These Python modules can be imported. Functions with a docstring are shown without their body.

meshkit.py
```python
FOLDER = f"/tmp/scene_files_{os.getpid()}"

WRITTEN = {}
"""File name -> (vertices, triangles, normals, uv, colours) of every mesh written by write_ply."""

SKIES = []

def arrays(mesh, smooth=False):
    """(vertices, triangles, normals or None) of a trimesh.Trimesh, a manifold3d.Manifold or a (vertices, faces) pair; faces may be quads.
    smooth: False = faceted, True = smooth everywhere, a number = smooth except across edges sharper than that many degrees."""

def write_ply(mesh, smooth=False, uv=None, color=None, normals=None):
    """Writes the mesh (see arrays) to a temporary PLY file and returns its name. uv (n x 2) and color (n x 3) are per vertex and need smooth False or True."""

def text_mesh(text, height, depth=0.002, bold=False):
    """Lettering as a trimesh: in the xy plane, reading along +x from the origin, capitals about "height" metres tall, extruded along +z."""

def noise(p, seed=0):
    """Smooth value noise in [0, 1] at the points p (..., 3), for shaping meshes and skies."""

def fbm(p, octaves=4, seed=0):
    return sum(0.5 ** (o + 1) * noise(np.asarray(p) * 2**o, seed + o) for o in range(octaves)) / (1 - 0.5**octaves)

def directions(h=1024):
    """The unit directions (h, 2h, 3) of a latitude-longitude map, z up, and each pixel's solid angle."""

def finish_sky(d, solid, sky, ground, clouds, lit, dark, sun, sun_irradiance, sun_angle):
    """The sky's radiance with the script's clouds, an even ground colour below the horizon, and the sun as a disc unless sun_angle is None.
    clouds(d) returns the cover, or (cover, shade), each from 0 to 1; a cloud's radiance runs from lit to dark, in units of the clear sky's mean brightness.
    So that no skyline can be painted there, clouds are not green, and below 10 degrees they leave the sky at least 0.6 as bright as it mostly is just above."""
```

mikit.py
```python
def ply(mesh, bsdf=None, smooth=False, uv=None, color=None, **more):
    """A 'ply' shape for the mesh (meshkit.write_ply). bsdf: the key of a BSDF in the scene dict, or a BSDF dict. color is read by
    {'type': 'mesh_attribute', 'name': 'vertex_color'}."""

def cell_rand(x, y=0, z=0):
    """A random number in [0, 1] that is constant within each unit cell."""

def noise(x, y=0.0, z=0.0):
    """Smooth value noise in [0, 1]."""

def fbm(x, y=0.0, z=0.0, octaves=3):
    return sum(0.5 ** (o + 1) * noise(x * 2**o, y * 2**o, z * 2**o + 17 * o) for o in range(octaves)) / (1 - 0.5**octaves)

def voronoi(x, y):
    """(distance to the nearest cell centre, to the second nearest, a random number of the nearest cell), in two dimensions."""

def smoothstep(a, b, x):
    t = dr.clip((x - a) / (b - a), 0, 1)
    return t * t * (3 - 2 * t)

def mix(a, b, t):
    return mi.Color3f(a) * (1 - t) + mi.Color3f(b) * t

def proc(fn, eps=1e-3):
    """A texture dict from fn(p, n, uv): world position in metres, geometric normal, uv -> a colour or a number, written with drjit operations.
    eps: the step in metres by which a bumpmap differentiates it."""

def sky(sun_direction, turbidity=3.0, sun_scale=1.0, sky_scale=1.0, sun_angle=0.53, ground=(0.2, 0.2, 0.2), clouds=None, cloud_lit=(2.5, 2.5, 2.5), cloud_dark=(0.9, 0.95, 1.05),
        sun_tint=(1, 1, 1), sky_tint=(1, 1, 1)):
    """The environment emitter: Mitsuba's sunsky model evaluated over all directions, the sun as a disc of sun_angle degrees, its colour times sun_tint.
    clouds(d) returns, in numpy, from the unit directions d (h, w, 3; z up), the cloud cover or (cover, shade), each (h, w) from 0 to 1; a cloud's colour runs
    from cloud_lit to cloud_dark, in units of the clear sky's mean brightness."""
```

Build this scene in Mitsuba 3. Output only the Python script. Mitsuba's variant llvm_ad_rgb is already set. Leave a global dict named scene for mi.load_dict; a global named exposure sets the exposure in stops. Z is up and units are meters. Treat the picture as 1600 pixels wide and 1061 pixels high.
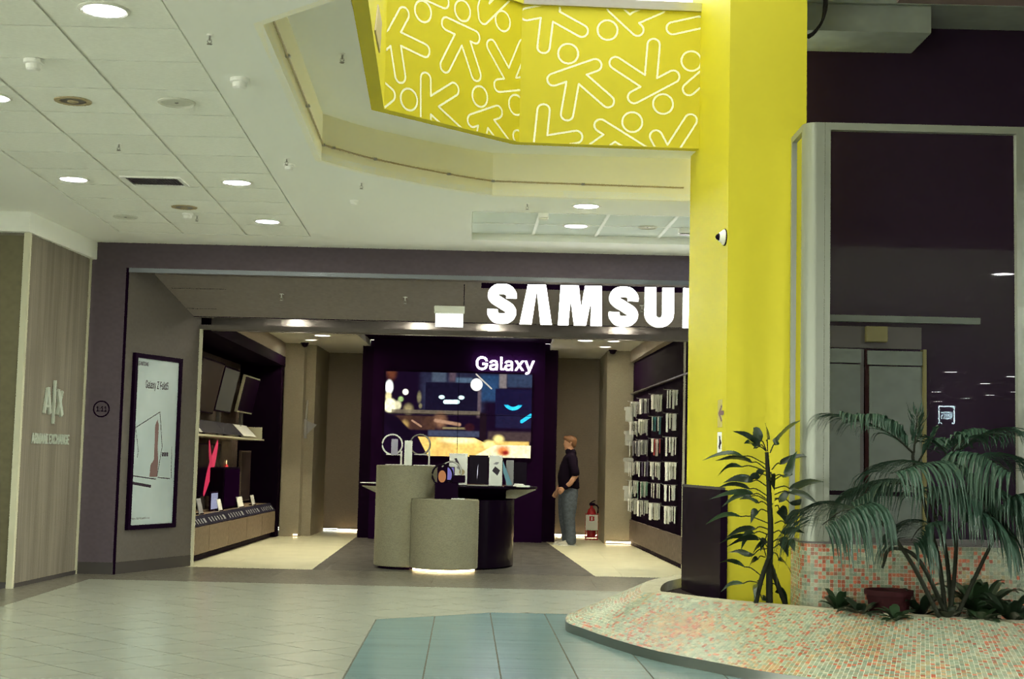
import math, random
import numpy as np, trimesh, drjit as dr, mitsuba as mi, mikit, meshkit
import manifold3d as m3
from shapely.geometry import Polygon, LineString, Point, box as sbox
from shapely.ops import unary_union
from shapely import affinity

scene, labels = {}, {}
T = mi.ScalarTransform4f
rng = random.Random(7)

# ------------------------------------------------------------------ camera
F, HC, ROLL, PITCH = 2220.0, 1.35, 0.0235, math.atan(190 / 2220)
CAM = np.array([0, 0, HC])
FW = np.array([0, math.cos(PITCH), math.sin(PITCH)])
U0, R0 = np.array([0, -math.sin(PITCH), math.cos(PITCH)]), np.array([1.0, 0, 0])
UP = U0 * math.cos(ROLL) - R0 * math.sin(ROLL)
RT = R0 * math.cos(ROLL) + U0 * math.sin(ROLL)
scene['camera'] = {'type': 'perspective', 'fov': math.degrees(2 * math.atan(800 / F)), 'fov_axis': 'x', 'near_clip': 0.05, 'far_clip': 300.0,
                   'to_world': T().look_at(origin=CAM.tolist(), target=(CAM + FW).tolist(), up=UP.tolist())}
# ------------------------------------------------------------------ light
exposure = 0.80
SKYLIGHT = [2.25, 2.38, 1.98]          # even daylight of the mall's roof lights and open halls
LAMP = [130.0, 130.0, 100.0]              # recessed downlights of the hall
COOL = [90.0, 135.0, 140.0]              # the cooler lamps towards the lift
SHOP = [235.0, 208.0, 142.0]              # downlights inside the shop
SHOP_BEAM = [6.9, 6.5, 4.8]            # their narrow beams
WARM = [9.5, 6.9, 3.7]                 # warm strips along the shop's skirting
LETTER = [5.0, 5.0, 5.0]
scene['sky'] = {'type': 'constant', 'sampling_weight': 14.0, 'radiance': {'type': 'rgb', 'value': SKYLIGHT}}


def emit(c, weight=.06):
    """light given off by a surface; weight is how often the renderer samples it"""
    return {'type': 'area', 'sampling_weight': weight, 'radiance': {'type': 'rgb', 'value': list(map(float, c))}}


# ------------------------------------------------------------------ points of the picture at a real distance
def ray(x, y):
    return FW + RT * (x - 800) / F - UP * (y - 530.5) / F


def atz(x, y, z):
    d = ray(x, y)
    return CAM + d * (z - HC) / d[2]


def aty(x, y, Y):
    d = ray(x, y)
    return CAM + d * Y / d[1]


def atpl(x, y, p, n):
    d, n = ray(x, y), np.asarray(n, float)
    return CAM + d * (np.dot(np.asarray(p) - CAM, n) / np.dot(d, n))


# ------------------------------------------------------------------ names
def numbered(name):
    if name not in labels and not any(k == name for k in scene):
        return name
    i = 1
    while f'{name}_{i:03d}' in labels or f'{name}_{i:03d}' in scene:
        i += 1
    return f'{name}_{i:03d}'


_n = {}


def key_for(parent, name):
    full = f'{parent}__{name}'
    c = _n.get(full, 0)
    _n[full] = c + 1
    return full if c == 0 else f'{full}_{c:03d}'


def thing(name, label, cat, group=None):
    k = numbered(name)
    labels[k] = {'label': label, 'category': cat}
    if group:
        labels[k]['group'] = group
    return k


def struct(name, mesh, mat, **kw):
    scene[name] = mikit.ply(mesh, mat, **kw)
    labels[name] = {'kind': 'structure'}
    return name


def struct_holder(name):
    labels[name] = {'kind': 'structure'}
    return name


def part(parent, name, mesh, mat, smooth=False, label=None, kind=None, **kw):
    k = key_for(parent, name)
    scene[k] = mikit.ply(mesh, mat, smooth=smooth, **kw) if not isinstance(mesh, dict) else {**mesh, **kw}
    if label or kind:
        labels[k] = {}
        if label:
            labels[k]['label'] = label
        if kind:
            labels[k]['kind'] = kind
    return k


def solo(name, mesh, mat, label, cat, group=None, smooth=False, **kw):
    k = thing(name, label, cat, group)
    scene[k] = mikit.ply(mesh, mat, smooth=smooth, **kw)
    return k


# ------------------------------------------------------------------ shapes
def box(x0, x1, y0, y1, z0, z1):
    m = trimesh.creation.box((x1 - x0, y1 - y0, z1 - z0))
    m.apply_translation(((x0 + x1) / 2, (y0 + y1) / 2, (z0 + z1) / 2))
    return m


def cbox(sx, sy, sz, b=0.006, at=(0, 0, 0)):
    """a box with chamfered edges, centred"""
    pts = []
    for a in (-1, 1):
        for c in (-1, 1):
            for d in (-1, 1):
                h = np.array([a * sx / 2, c * sy / 2, d * sz / 2])
                for k in range(3):
                    q = h - b * np.sign(h)
                    q[k] = h[k]
                    pts.append(q)
    m = trimesh.Trimesh(*hull_arrays(pts), process=False)
    m.apply_translation(at)
    return m


def hull_arrays(pts):
    q = m3.Manifold.hull_points(np.asarray(pts, float)).to_mesh()
    return q.vert_properties[:, :3], q.tri_verts


def prism(poly, z0, z1):
    polys = getattr(poly, 'geoms', [poly])
    out = []
    for g in polys:
        if g.geom_type == 'Polygon' and g.area > 1e-7:
            m = trimesh.creation.extrude_polygon(g, z1 - z0, engine='earcut')
            m.apply_translation((0, 0, z0))
            out.append(m)
    return trimesh.util.concatenate(out)


def frame_matrix(o, u, v):
    u, v = np.asarray(u, float), np.asarray(v, float)
    u, v = u / np.linalg.norm(u), v / np.linalg.norm(v)
    M = np.eye(4)
    M[:3, 0], M[:3, 1], M[:3, 2], M[:3, 3] = u, v, np.cross(u, v), o
    return M


def plate(poly, o, u, v, t0, t1):
    """a flat outline on the plane through o spanned by u and v, from t0 to t1 along its normal"""
    m = prism(poly, t0, t1)
    m.apply_transform(frame_matrix(o, u, v))
    return m


def tube(points, r, sides=8, cap=True):
    v, f = _tube(points, r, sides)
    return trimesh.Trimesh(v, f, process=False)


def _tube(points, r, sides):
    p = np.asarray(points, float)
    t = np.gradient(p, axis=0)
    t /= np.linalg.norm(t, axis=1, keepdims=True) + 1e-12
    ref = np.array([0, 0, 1.0]) if abs(t[:, 2]).mean() < 0.8 else np.array([1.0, 0, 0])
    a = np.cross(t, ref)
    a /= np.linalg.norm(a, axis=1, keepdims=True) + 1e-12
    b = np.cross(t, a)
    ang = np.arange(sides) * 2 * np.pi / sides
    rr = np.broadcast_to(r, (len(p),))
    v = p[:, None] + rr[:, None, None] * (np.cos(ang)[None, :, None] * a[:, None] + np.sin(ang)[None, :, None] * b[:, None])
    i, j = np.meshgrid(np.arange(len(p) - 1), np.arange(sides), indexing='ij')
    q = np.stack([i * sides + j, i * sides + (j + 1) % sides, (i + 1) * sides + (j + 1) % sides, (i + 1) * sides + j], -1).reshape(-1, 4)
    f = np.vstack([q[:, [0, 1, 2]], q[:, [0, 2, 3]]])
    v = v.reshape(-1, 3)
    n = len(v)
    v = np.vstack([v, p[:1], p[-1:]])
    s = np.arange(sides)
    f = np.vstack([f, np.stack([np.full(sides, n), (s + 1) % sides, s], 1), np.stack([np.full(sides, n + 1), (len(p) - 1) * sides + s, (len(p) - 1) * sides + (s + 1) % sides], 1)])
    return v, f


def lathe(profile, n=40, at=(0, 0, 0)):
    m = trimesh.creation.revolve(np.asarray(profile, float), sections=n)
    m.apply_translation(at)
    return m


def disc(r, t, at, n=32, down=False):
    m = trimesh.creation.cylinder(r, t, sections=n)
    m.apply_translation(at)
    return m


def spline(pts, n=40):
    p = np.asarray(pts, float)
    q = np.vstack([2 * p[0] - p[1], p, 2 * p[-1] - p[-2]])
    out = []
    k = len(p) - 1
    for t in np.linspace(0, k, n):
        i = min(int(t), k - 1)
        f = t - i
        a, b, c, d = q[i], q[i + 1], q[i + 2], q[i + 3]
        out.append(0.5 * (2 * b + (c - a) * f + (2 * a - 5 * b + 4 * c - d) * f * f + (3 * b - a - 3 * c + d) * f ** 3))
    return np.array(out)


def text_on(s, h, o, u, v, depth=0.004, bold=False, width=None):
    m = meshkit.text_mesh(s, h, depth, bold)
    if width:
        x0, x1 = m.bounds[0, 0], m.bounds[1, 0]
        m.apply_translation((-x0, 0, 0))
        m.apply_transform(np.diag([width / (x1 - x0), 1, 1, 1]))
    m.apply_transform(frame_matrix(o, u, v))
    return m


def placed(shape, x, y, z, rz=0.0, extra=None):
    """the ply dict of a repeat at another place"""
    t = T().translate([float(x), float(y), float(z)]).rotate([0, 0, 1], float(rz))
    return {**shape, 'to_world': t if extra is None else t @ extra}


join = trimesh.util.concatenate

# ------------------------------------------------------------------ materials


def rgb(c):
    return {'type': 'rgb', 'value': [float(x) for x in c]}


def srgb(r, g, b):
    return [((x / 255 + 0.055) / 1.055) ** 2.4 if x > 10 else x / 255 / 12.92 for x in (r, g, b)]


def mat(name, color, rough=0.6, spec=0.5, metal=0.0, coat=0.0, sheen=0.0):
    c = rgb(color) if not isinstance(color, dict) else color
    scene[name] = {'type': 'twosided', 'bsdf': {'type': 'principled', 'base_color': c, 'roughness': rough, 'specular': spec, 'metallic': metal, 'clearcoat': coat, 'sheen': sheen}}
    return name


def speckle(c, amount, scale):
    c = mi.Color3f(c)

    def fn(p, n, uv):
        t = mikit.fbm(p.x * scale, p.y * scale, p.z * scale, 3)
        return c * (1 - amount + 2 * amount * t)
    return mikit.proc(fn)


mat('m_plaster', [.85, .86, .80], .85, .2)
mat('m_ceiling_tile', speckle([.82, .83, .76], .05, 60), .9, .2)
mat('m_ceiling_tile_pale', speckle([.84, .85, .78], .05, 60), .9, .2)
mat('m_grid_bar', [.92, .94, .90], .5, .4)
mat('m_recess_tile', [.66, .72, .68], .9, .2)
mat('m_gap', [.16, .16, .13], .9, .1)
mat('m_speaker', [.62, .62, .54], .7, .2)
mat('m_fascia', [.90, .86, .64], .8, .2)
mat('m_white', [.86, .86, .82], .5, .4)
mat('m_offwhite', [.72, .72, .64], .6, .4)
mat('m_brass', [.42, .34, .20], .5, .5)
mat('m_dark_slot', [.03, .025, .03], .7, .3)
mat('m_metal', [.62, .62, .58], .28, .5, 1.0)
mat('m_strip', [.16, .17, .19], .4, .5, 1.0)
mat('m_kick', [.30, .30, .28], .30, .5, 1.0)
mat('m_metal_dark', [.30, .29, .27], .35, .5, 1.0)
mat('m_alu', [.285, .30, .26], .35, .5, .35)
mat('m_yellow', speckle([.61, .535, .024], .04, 1.4), .55, .4)
mat('m_print', [.93, .92, .72], .6, .3)
mat('m_stone_black', speckle([.007, .002, .009], .5, 6), .33, .05)
mat('m_storefront', speckle([.104, .082, .102], .10, 30), .8, .12)
mat('m_storefront_pale', speckle([.128, .112, .102], .10, 30), .8, .15)
mat('m_slope', speckle([.25, .218, .20], .10, 30), .85, .1)
mat('m_skirting', [.050, .043, .042], .45, .4)
mat('m_black', [.0075, .0011, .0115], .6, .03)
mat('m_black_wall', [.013, .0018, .022], .7, .03)
mat('m_black_board', [.0036, .0008, .0056], .8, .02)
mat('m_black_matt', [.008, .0012, .013], .9, .0)
mat('m_black_gloss', [.006, .002, .009], .22, .05)
mat('m_shop_wall', speckle([.235, .197, .158], .12, 45), .8, .2)
mat('m_shop_pillar', speckle([.29, .26, .195], .12, 45), .8, .2)
mat('m_shop_ceiling', [.78, .76, .64], .85, .2)
mat('m_concrete', speckle([.262, .243, .170], .20, 70), .85, .2)
mat('m_cabinet', speckle([.17, .125, .085], .25, 24), .5, .4)
mat('m_panel_brown', speckle([.10, .075, .062], .25, 18), .6, .3)
mat('m_card', [.82, .83, .78], .6, .3)
mat('m_card_teal', [.07, .22, .25], .5, .4)
mat('m_card_red', [.42, .05, .05], .5, .4)
mat('m_card_grey', [.28, .28, .30], .5, .4)
mat('m_card_violet', [.22, .20, .30], .5, .4)
mat('m_card_green', [.22, .42, .32], .5, .4)
mat('m_red', [.30, .015, .02], .4, .5)
mat('m_blue_slate', [.10, .26, .36], .35, .5)
mat('m_skin', [.50, .27, .17], .55, .35, 0, 0, 0)
mat('m_hair', [.16, .075, .035], .6, .4)
mat('m_shirt', [.007, .004, .010], .9, .05)
mat('m_jeans', speckle([.080, .098, .125], .35, 30), .85, .2)
mat('m_shoe', [.62, .61, .54], .6, .3)
mat('m_leaf_dark', speckle([.011, .020, .011], .35, 14), .28, .4)
mat('m_leaf_mid', speckle([.018, .036, .016], .35, 14), .28, .4)
mat('m_palm', speckle([.022, .052, .034], .35, 10), .42, .45)
mat('m_stem', [.014, .016, .010], .7, .15)
mat('m_soil', speckle([.020, .013, .012], .5, 25), .95, .1)
mat('m_pot', [.030, .007, .009], .7, .1)
mat('m_label', [.016, .014, .028], .6, .05)
mat('m_beam', speckle([.36, .40, .38], .22, 5), .85, .2)
mat('m_lift_door', speckle([.155, .18, .16], .15, 8), .5, .4, .3)
mat('m_lift_gear', [.12, .11, .11], .6, .4, .4)
mat('m_lift_box', [.26, .23, .10], .6, .3)
mat('m_shaft', [.034, .017, .042], .6, .15)
mat('m_cable', [.012, .010, .014], .5, .4)
mat('m_hall_brown', [.17, .14, .14], .9, .1)
mat('m_added_block', [.085, .06, .055], .7, .1)  # even dark colour of the added block that the lift glass mirrors
mat('m_lamp', [.8, .8, .75], .5, .3)
mat('m_poster', [.5, .5, .5], .4, .5)
scene['m_glass'] = {'type': 'thindielectric', 'int_ior': 1.37}
scene['m_mosaic'] = {'type': 'twosided', 'bsdf': {'type': 'principled', 'base_color': {'type': 'mesh_attribute', 'name': 'vertex_color'}, 'roughness': .35, 'specular': .5}}


def beige(p, n, uv):
    t = mikit.fbm(p.x * 2.2, p.y * 9.0, 0, 3)
    s = mikit.noise(p.x * 1.1, p.y * 40.0, 0)
    return mi.Color3f(.250, .256, .217) * (.93 + .10 * t + .04 * s)


def bluetile(p, n, uv):
    t = mikit.fbm(p.x * 1.6, p.y * 12.0, 0, 3)
    s = mikit.noise(p.x * 1.3, p.y * 46.0, 3)
    return mi.Color3f(.118, .178, .182) * (.86 + .18 * t + .10 * s)


def granite(p, n, uv):
    t = mikit.fbm(p.x * 30, p.y * 30, 0, 3)
    return mi.Color3f(.125, .115, .095) * (.75 + .5 * t)


mat('m_floor', mikit.proc(beige), .22, .38)
mat('m_floor_blue', mikit.proc(bluetile), .20, .45)
mat('m_floor_granite', mikit.proc(granite), .28, .5)
mat('m_grout', [.085, .085, .07], .8, .2)
mat('m_shop_cream', speckle([.56, .54, .385], .06, 3), .35, .3)
mat('m_shop_dark', speckle([.070, .066, .060], .30, 9), .35, .4)


def woodfn(p, n, uv):
    s = mikit.fbm(p.y * 9 + p.x * 9, p.z * .55, 0, 4)
    g = mikit.noise(p.y * 85 + p.x * 85, p.z * 1.6, 2)
    a = mikit.mix([.165, .142, .112], [.215, .188, .150], mikit.smoothstep(.25, .75, s))
    return a * (.86 + .28 * g)


mat('m_wood', mikit.proc(woodfn), .6, .3)
mat('m_wood_front', speckle([.125, .112, .062], .12, 20), .6, .3)
mat('m_trim_pale', [.56, .54, .40], .45, .4)

mat('m_silver_letter', [.60, .66, .58], .35, .5, .3)
mat('m_ink', [.03, .02, .035], .6, .3)
mat('m_ink_pale', [.25, .26, .27], .6, .3)
mat('m_ink_brown', [.20, .12, .12], .6, .3)
mat('m_sticker', [.50, .43, .14], .6, .3)
mat('m_screen_grey', [.09, .10, .13], .3, .5)
mat('m_screen_grey2', [.10, .11, .12], .3, .5)
mat('m_screen_dark', [.035, .025, .025], .35, .5)
mat('m_screen_violet', [.32, .30, .42], .3, .5)
mat('m_mosaic_grout', [.60, .60, .50], .8, .2)
mat('m_rim', speckle([.36, .33, .24], .25, 22), .7, .3)


def postersheet(p, n, uv):
    t = mikit.fbm(p.x * 3.0 + p.y * 3.0, p.z * 2.5, 0, 3)
    return mikit.mix([.42, .50, .52], [.53, .60, .61], t)


mat('m_poster_print', mikit.proc(postersheet), .35, .5)

# ================================================================== SETTING
H, Z2 = 3.698, 4.078
YF = 15.86                 # front of the shop front
# ---- floor
struct('floor', box(-14, 26, -26, YF + 1.34, -.12, -.006), 'm_floor')
part('floor', 'subfloor', box(-9, 9, 7.5, YF + 1.34, -.1, -.004), 'm_grout')
blue_edge = [(-1.085, 12.10), (-.59, 12.45), (-.125, 12.84), (.36, 12.86), (2.6, 12.90)]
blue_left = [(-1.085, 12.10), (-.93, 7.0)]
blue = Polygon([(-.93, 7.0)] + blue_edge + [(2.6, 7.0)])
border = unary_union([Polygon([(-4.9, 7.0), (-4.20, 7.0), (-4.42, 15.24), (-4.9, 15.24)]), sbox(-4.9, 15.24, 4.5, YF + 1.34)])
hall = sbox(-4.9, 7.6, 2.4, 15.24).difference(blue.buffer(.006)).difference(border)
step, ang = .44, math.radians(-44)
ca, sa = math.cos(ang), math.sin(ang)
o0 = np.array([-3.502, 10.344])
for i in range(-16, 22):
    for j in range(-16, 22):
        c = o0 + (i + .5) * step * np.array([ca, sa]) + (j + .5) * step * np.array([-sa, ca])
        if not (-5.6 < c[0] < 3 and 7.2 < c[1] < 15.8):
            continue
        h = step / 2 - .0034
        q = [c + a * h * np.array([ca, sa]) + b * h * np.array([-sa, ca]) for a, b in ((-1, -1), (1, -1), (1, 1), (-1, 1))]
        g = Polygon(q).intersection(hall)
        if g.is_empty or g.area < .004:
            continue
        part('floor', 'floor_tile', prism(g, -.01, 0), 'm_floor')
for k in range(-1, 8):
    for r in range(0, 13):
        x0, x1 = -1.02 + .485 * k + .0, -1.02 + .485 * (k + 1)
        y0, y1 = 7.0 + .485 * r, 7.0 + .485 * (r + 1)
        f = lambda x, y: (x - .031 * (y - 10), y)
        e, e2 = .0055, .0016
        g = Polygon([f(x0 + e, y0 + e2), f(x1 - e, y0 + e2), f(x1 - e, y1 - e2), f(x0 + e, y1 - e2)]).intersection(blue.buffer(-.004))
        if g.is_empty or g.area < .004:
            continue
        part('floor', 'blue_floor_tile', prism(g, -.01, 0), 'm_floor_blue')
bx = [-4.9] + [-4.42 + .9 * i for i in range(11)]
for x0, x1 in zip(bx, bx[1:]):
    for y0, y1 in ((15.244, 16.2), (16.203, 17.197)):
        part('floor', 'granite_slab', prism(sbox(x0 + .001, y0, x1 - .001, y1), -.01, 0), 'm_floor_granite')
for r in range(9):
    y0, y1 = 7.0 + .92 * r, min(7.0 + .92 * (r + 1), 15.24)
    xx = lambda y: -4.20 - .0267 * (y - 7)
    part('floor', 'granite_slab', prism(Polygon([(-4.9, y0 + .001), (xx(y0) - .002, y0 + .001), (xx(y1) - .002, y1 - .001), (-4.9, y1 - .001)]), -.01, 0), 'm_floor_granite')
# shop floor: cream sides and a dark way between
struct('floor_shop', box(-5, 3, 17.2, 27, -.12, -.006), 'm_grout')
path = Polygon([(-2.333, 17.203), (1.06, 17.203), (.60, 25.3), (-2.605, 25.3)])
inside = sbox(-4.6, 17.203, 2.8, 26.6)
for x0 in np.arange(-4.6, 2.8, 1.2):
    for y0 in np.arange(17.203, 26.6, 1.2):
        c = sbox(x0 + .001, y0 + .001, x0 + 1.199, y0 + 1.199).intersection(inside)
        for g, m, nm in ((c.difference(path), 'm_shop_cream', 'cream_tile'), (c.intersection(path), 'm_shop_dark', 'dark_tile')):
            if not g.is_empty and g.area > .004:
                part('floor_shop', nm, prism(g, -.01, 0), m)

# ---- ceiling with the tile field, the recess and the round-cornered opening
LEAN = -.041
gx = lambda x, y: x + LEAN * (y - 10)
CX = [-1.975 - .685 * k for k in range(4)]      # joints between the columns at y = 10
ROWS = [7.735 + .6705 * k for k in range(-6, 12)]
field = Polygon([(gx(CX[3], ROWS[0]), ROWS[0]), (gx(CX[0], ROWS[0]), ROWS[0]), (gx(CX[0], ROWS[-1]), ROWS[-1]), (gx(CX[3], ROWS[-1]), ROWS[-1])])
recess = Polygon([(-.415, 13.30), (2.28, 13.30), (2.28, 13.44), (3.4, 13.44), (3.4, 15.05), (-.456, 15.05)])
lip = [(-.1, 6.30), (-1.404, 7.609), (-1.551, 11.152)] + spline([(-1.551, 11.152), (-1.24, 11.58), (-.89, 11.93), (-.53, 12.24), (-.206, 12.458)], 18)[1:].tolist() + [(1.512, 12.517), (1.58, 12.50), (2.33, 12.5), (2.33, 13.3), (5.9, 13.3), (5.9, 6.30)]
hole = Polygon(lip)
rear_field = sbox(1.9, -40, 26, 6.29)
slab = sbox(-14, -3.5, 14, YF).difference(hole).difference(field).difference(recess).difference(rear_field)
struct('ceiling', prism(slab, H, H + .06), 'm_plaster')
part('ceiling', 'backing', prism(field.buffer(.05), H + .035, H + .05), 'm_gap')
for k in range(3):
    for r in range(len(ROWS) - 1):
        xa, xb, ya, yb = CX[k + 1], CX[k], ROWS[r], ROWS[r + 1]
        e, w = .0075, .012
        g = Polygon([(gx(xa, ya) + w, ya + e), (gx(xb, ya) - w, ya + e), (gx(xb, yb) - w, yb - e), (gx(xa, yb) + w, yb - e)])
        part('ceiling', 'ceiling_tile', prism(g, H + .004, H + .02), ('m_ceiling_tile', 'm_ceiling_tile_pale')[rng.random() < .5])
for k in range(4):
    a, b = (gx(CX[k], ROWS[0]), ROWS[0]), (gx(CX[k], ROWS[-1]), ROWS[-1])
    w = .007
    part('ceiling', 'grid_runner', prism(Polygon([(a[0] - w, a[1]), (a[0] + w, a[1]), (b[0] + w, b[1]), (b[0] - w, b[1])]), H + .012, H + .03), 'm_offwhite')
# recessed field towards the lift
RZ = H + .07
part('ceiling', 'recess_backing', prism(recess.buffer(.06), RZ + .02, RZ + .04), 'm_plaster')
part('ceiling', 'recess_edge', prism(recess.buffer(.02).difference(recess), H + .001, RZ + .02), 'm_plaster')
rx, ry = [-.40, .262, .93, 1.60, 2.27, 2.94, 3.4], [13.26, 13.70, 14.37, 15.04]
for i in range(6):
    for j in range(3):
        f = lambda x, y: (x - .035 * (y - 13.2), y)
        g = Polygon([f(rx[i] + .012, ry[j] + .008), f(rx[i + 1] - .012, ry[j] + .008), f(rx[i + 1] - .012, ry[j + 1] - .008), f(rx[i] + .012, ry[j + 1] - .008)])
        g = g.intersection(recess)
        part('ceiling', 'ceiling_tile', prism(g, RZ + .002, RZ + .015), 'm_recess_tile')
for i in range(1, 6):
    f = lambda x, y: (x - .035 * (y - 13.2), y)
    part('ceiling', 'grid_bar', prism(Polygon([f(rx[i] - .014, 13.46 if i > 3 else 13.31), f(rx[i] + .014, 13.46 if i > 3 else 13.31), f(rx[i] + .014, 15.04), f(rx[i] - .014, 15.04)]), RZ - .012, RZ + .004), 'm_grid_bar')
for j in (1, 2):
    part('ceiling', 'grid_bar', box(-.43, 3.3, ry[j] - .006, ry[j] + .006, RZ - .004, RZ + .004), 'm_grid_bar')
# the upright edge of the opening, the underside of the floor above
ring = hole.buffer(.05, join_style=2).difference(hole)
ring = ring.difference(sbox(1.56, 12.2, 2.33, 13.5)).difference(sbox(2.3, 13.0, 6, 13.6))
part('ceiling', 'fascia', prism(ring, H + .0, Z2), 'm_fascia', smooth=30)
PA, PB, PC, PD = (-.978, 8.0), (-1.046, 10.946), (.021, 12.0), (1.60, 12.095)
void = Polygon([(-.30, 7.0), PA, PB, PC, PD, (1.60, 13.3), (5.6, 13.3), (5.6, 7.0)])
upper = sbox(-14, -4, 14, YF + 1).difference(void.buffer(.03, join_style=2))
struct('ceiling_soffit', prism(upper, Z2, Z2 + .20), 'm_plaster')

# cable clipped along the opening's edge
cab_px = [(424, 37), (455, 110), (484, 186), (504, 229), (540, 243), (580, 256), (640, 273), (700, 284), (770, 291)]
inner = hole.buffer(-.012, join_style=1)
ringline = LineString(list(inner.exterior.coords))


def along(px, py, z0=H + .12):
    p = atz(px, py, z0)
    q = ringline.interpolate(ringline.project(Point(p[0], p[1])))
    return np.array([q.x, q.y])


zc = H + .125
cab = [np.array([a, b, zc]) for a, b in [(-1.392, 7.63)]]
for t in np.linspace(.02, 1, 12):
    cab.append(np.array([-1.392 + t * (-1.539 + 1.392), 7.63 + t * (11.14 - 7.63), zc]))
for a, b in lip[3:20]:
    cab.append(np.array([a + .009, b - .009, zc]))
cab += [np.array([-.2, 12.447, zc]), np.array([.6, 12.476, zc - .005]), np.array([1.50, 12.505, zc - .01])]
cb = thing('cable', 'thin brown cable clipped along the cream edge of the ceiling opening', 'cable')
part(cb, 'wire', tube(cab, .0075, 6), 'm_brass', smooth=True)
for i in (1, 4, 8, 12, 13, 17, 24, 30, 31):
    if i < len(cab):
        p = cab[i]
        part(cb, 'clip', cbox(.035, .035, .018, .004, p), 'm_metal_dark')

# ---- yellow parapet of the floor above
ZT = 5.285
wall_b = struct_holder('wall_balcony')
FACES = [((-.80, 6.2), PB), (PB, PC), (PC, PD)]
nfig = []
frames = []
for a, b in FACES:
    a, b = np.array(a), np.array(b)
    L = np.linalg.norm(b - a)
    u = np.array([*(b - a) / L, 0])
    n = np.cross(u, [0, 0, 1])
    frames.append((np.array([*a, Z2]), u, n, L))
pts = [(-.80, 6.2), PB, PC, PD]
body = LineString(pts).buffer(.10, cap_style=2, join_style=2, single_sided=True)
for (o, u, n, L) in frames:
    pass
mb = prism(body, Z2 - .001, ZT)
part(wall_b, 'panel', mb, 'm_yellow')


def to_face(k, px, py):
    o, u, n, L = frames[k]
    p = atpl(px, py, o, n) - o
    return float(p @ u), float(p[2])


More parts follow.
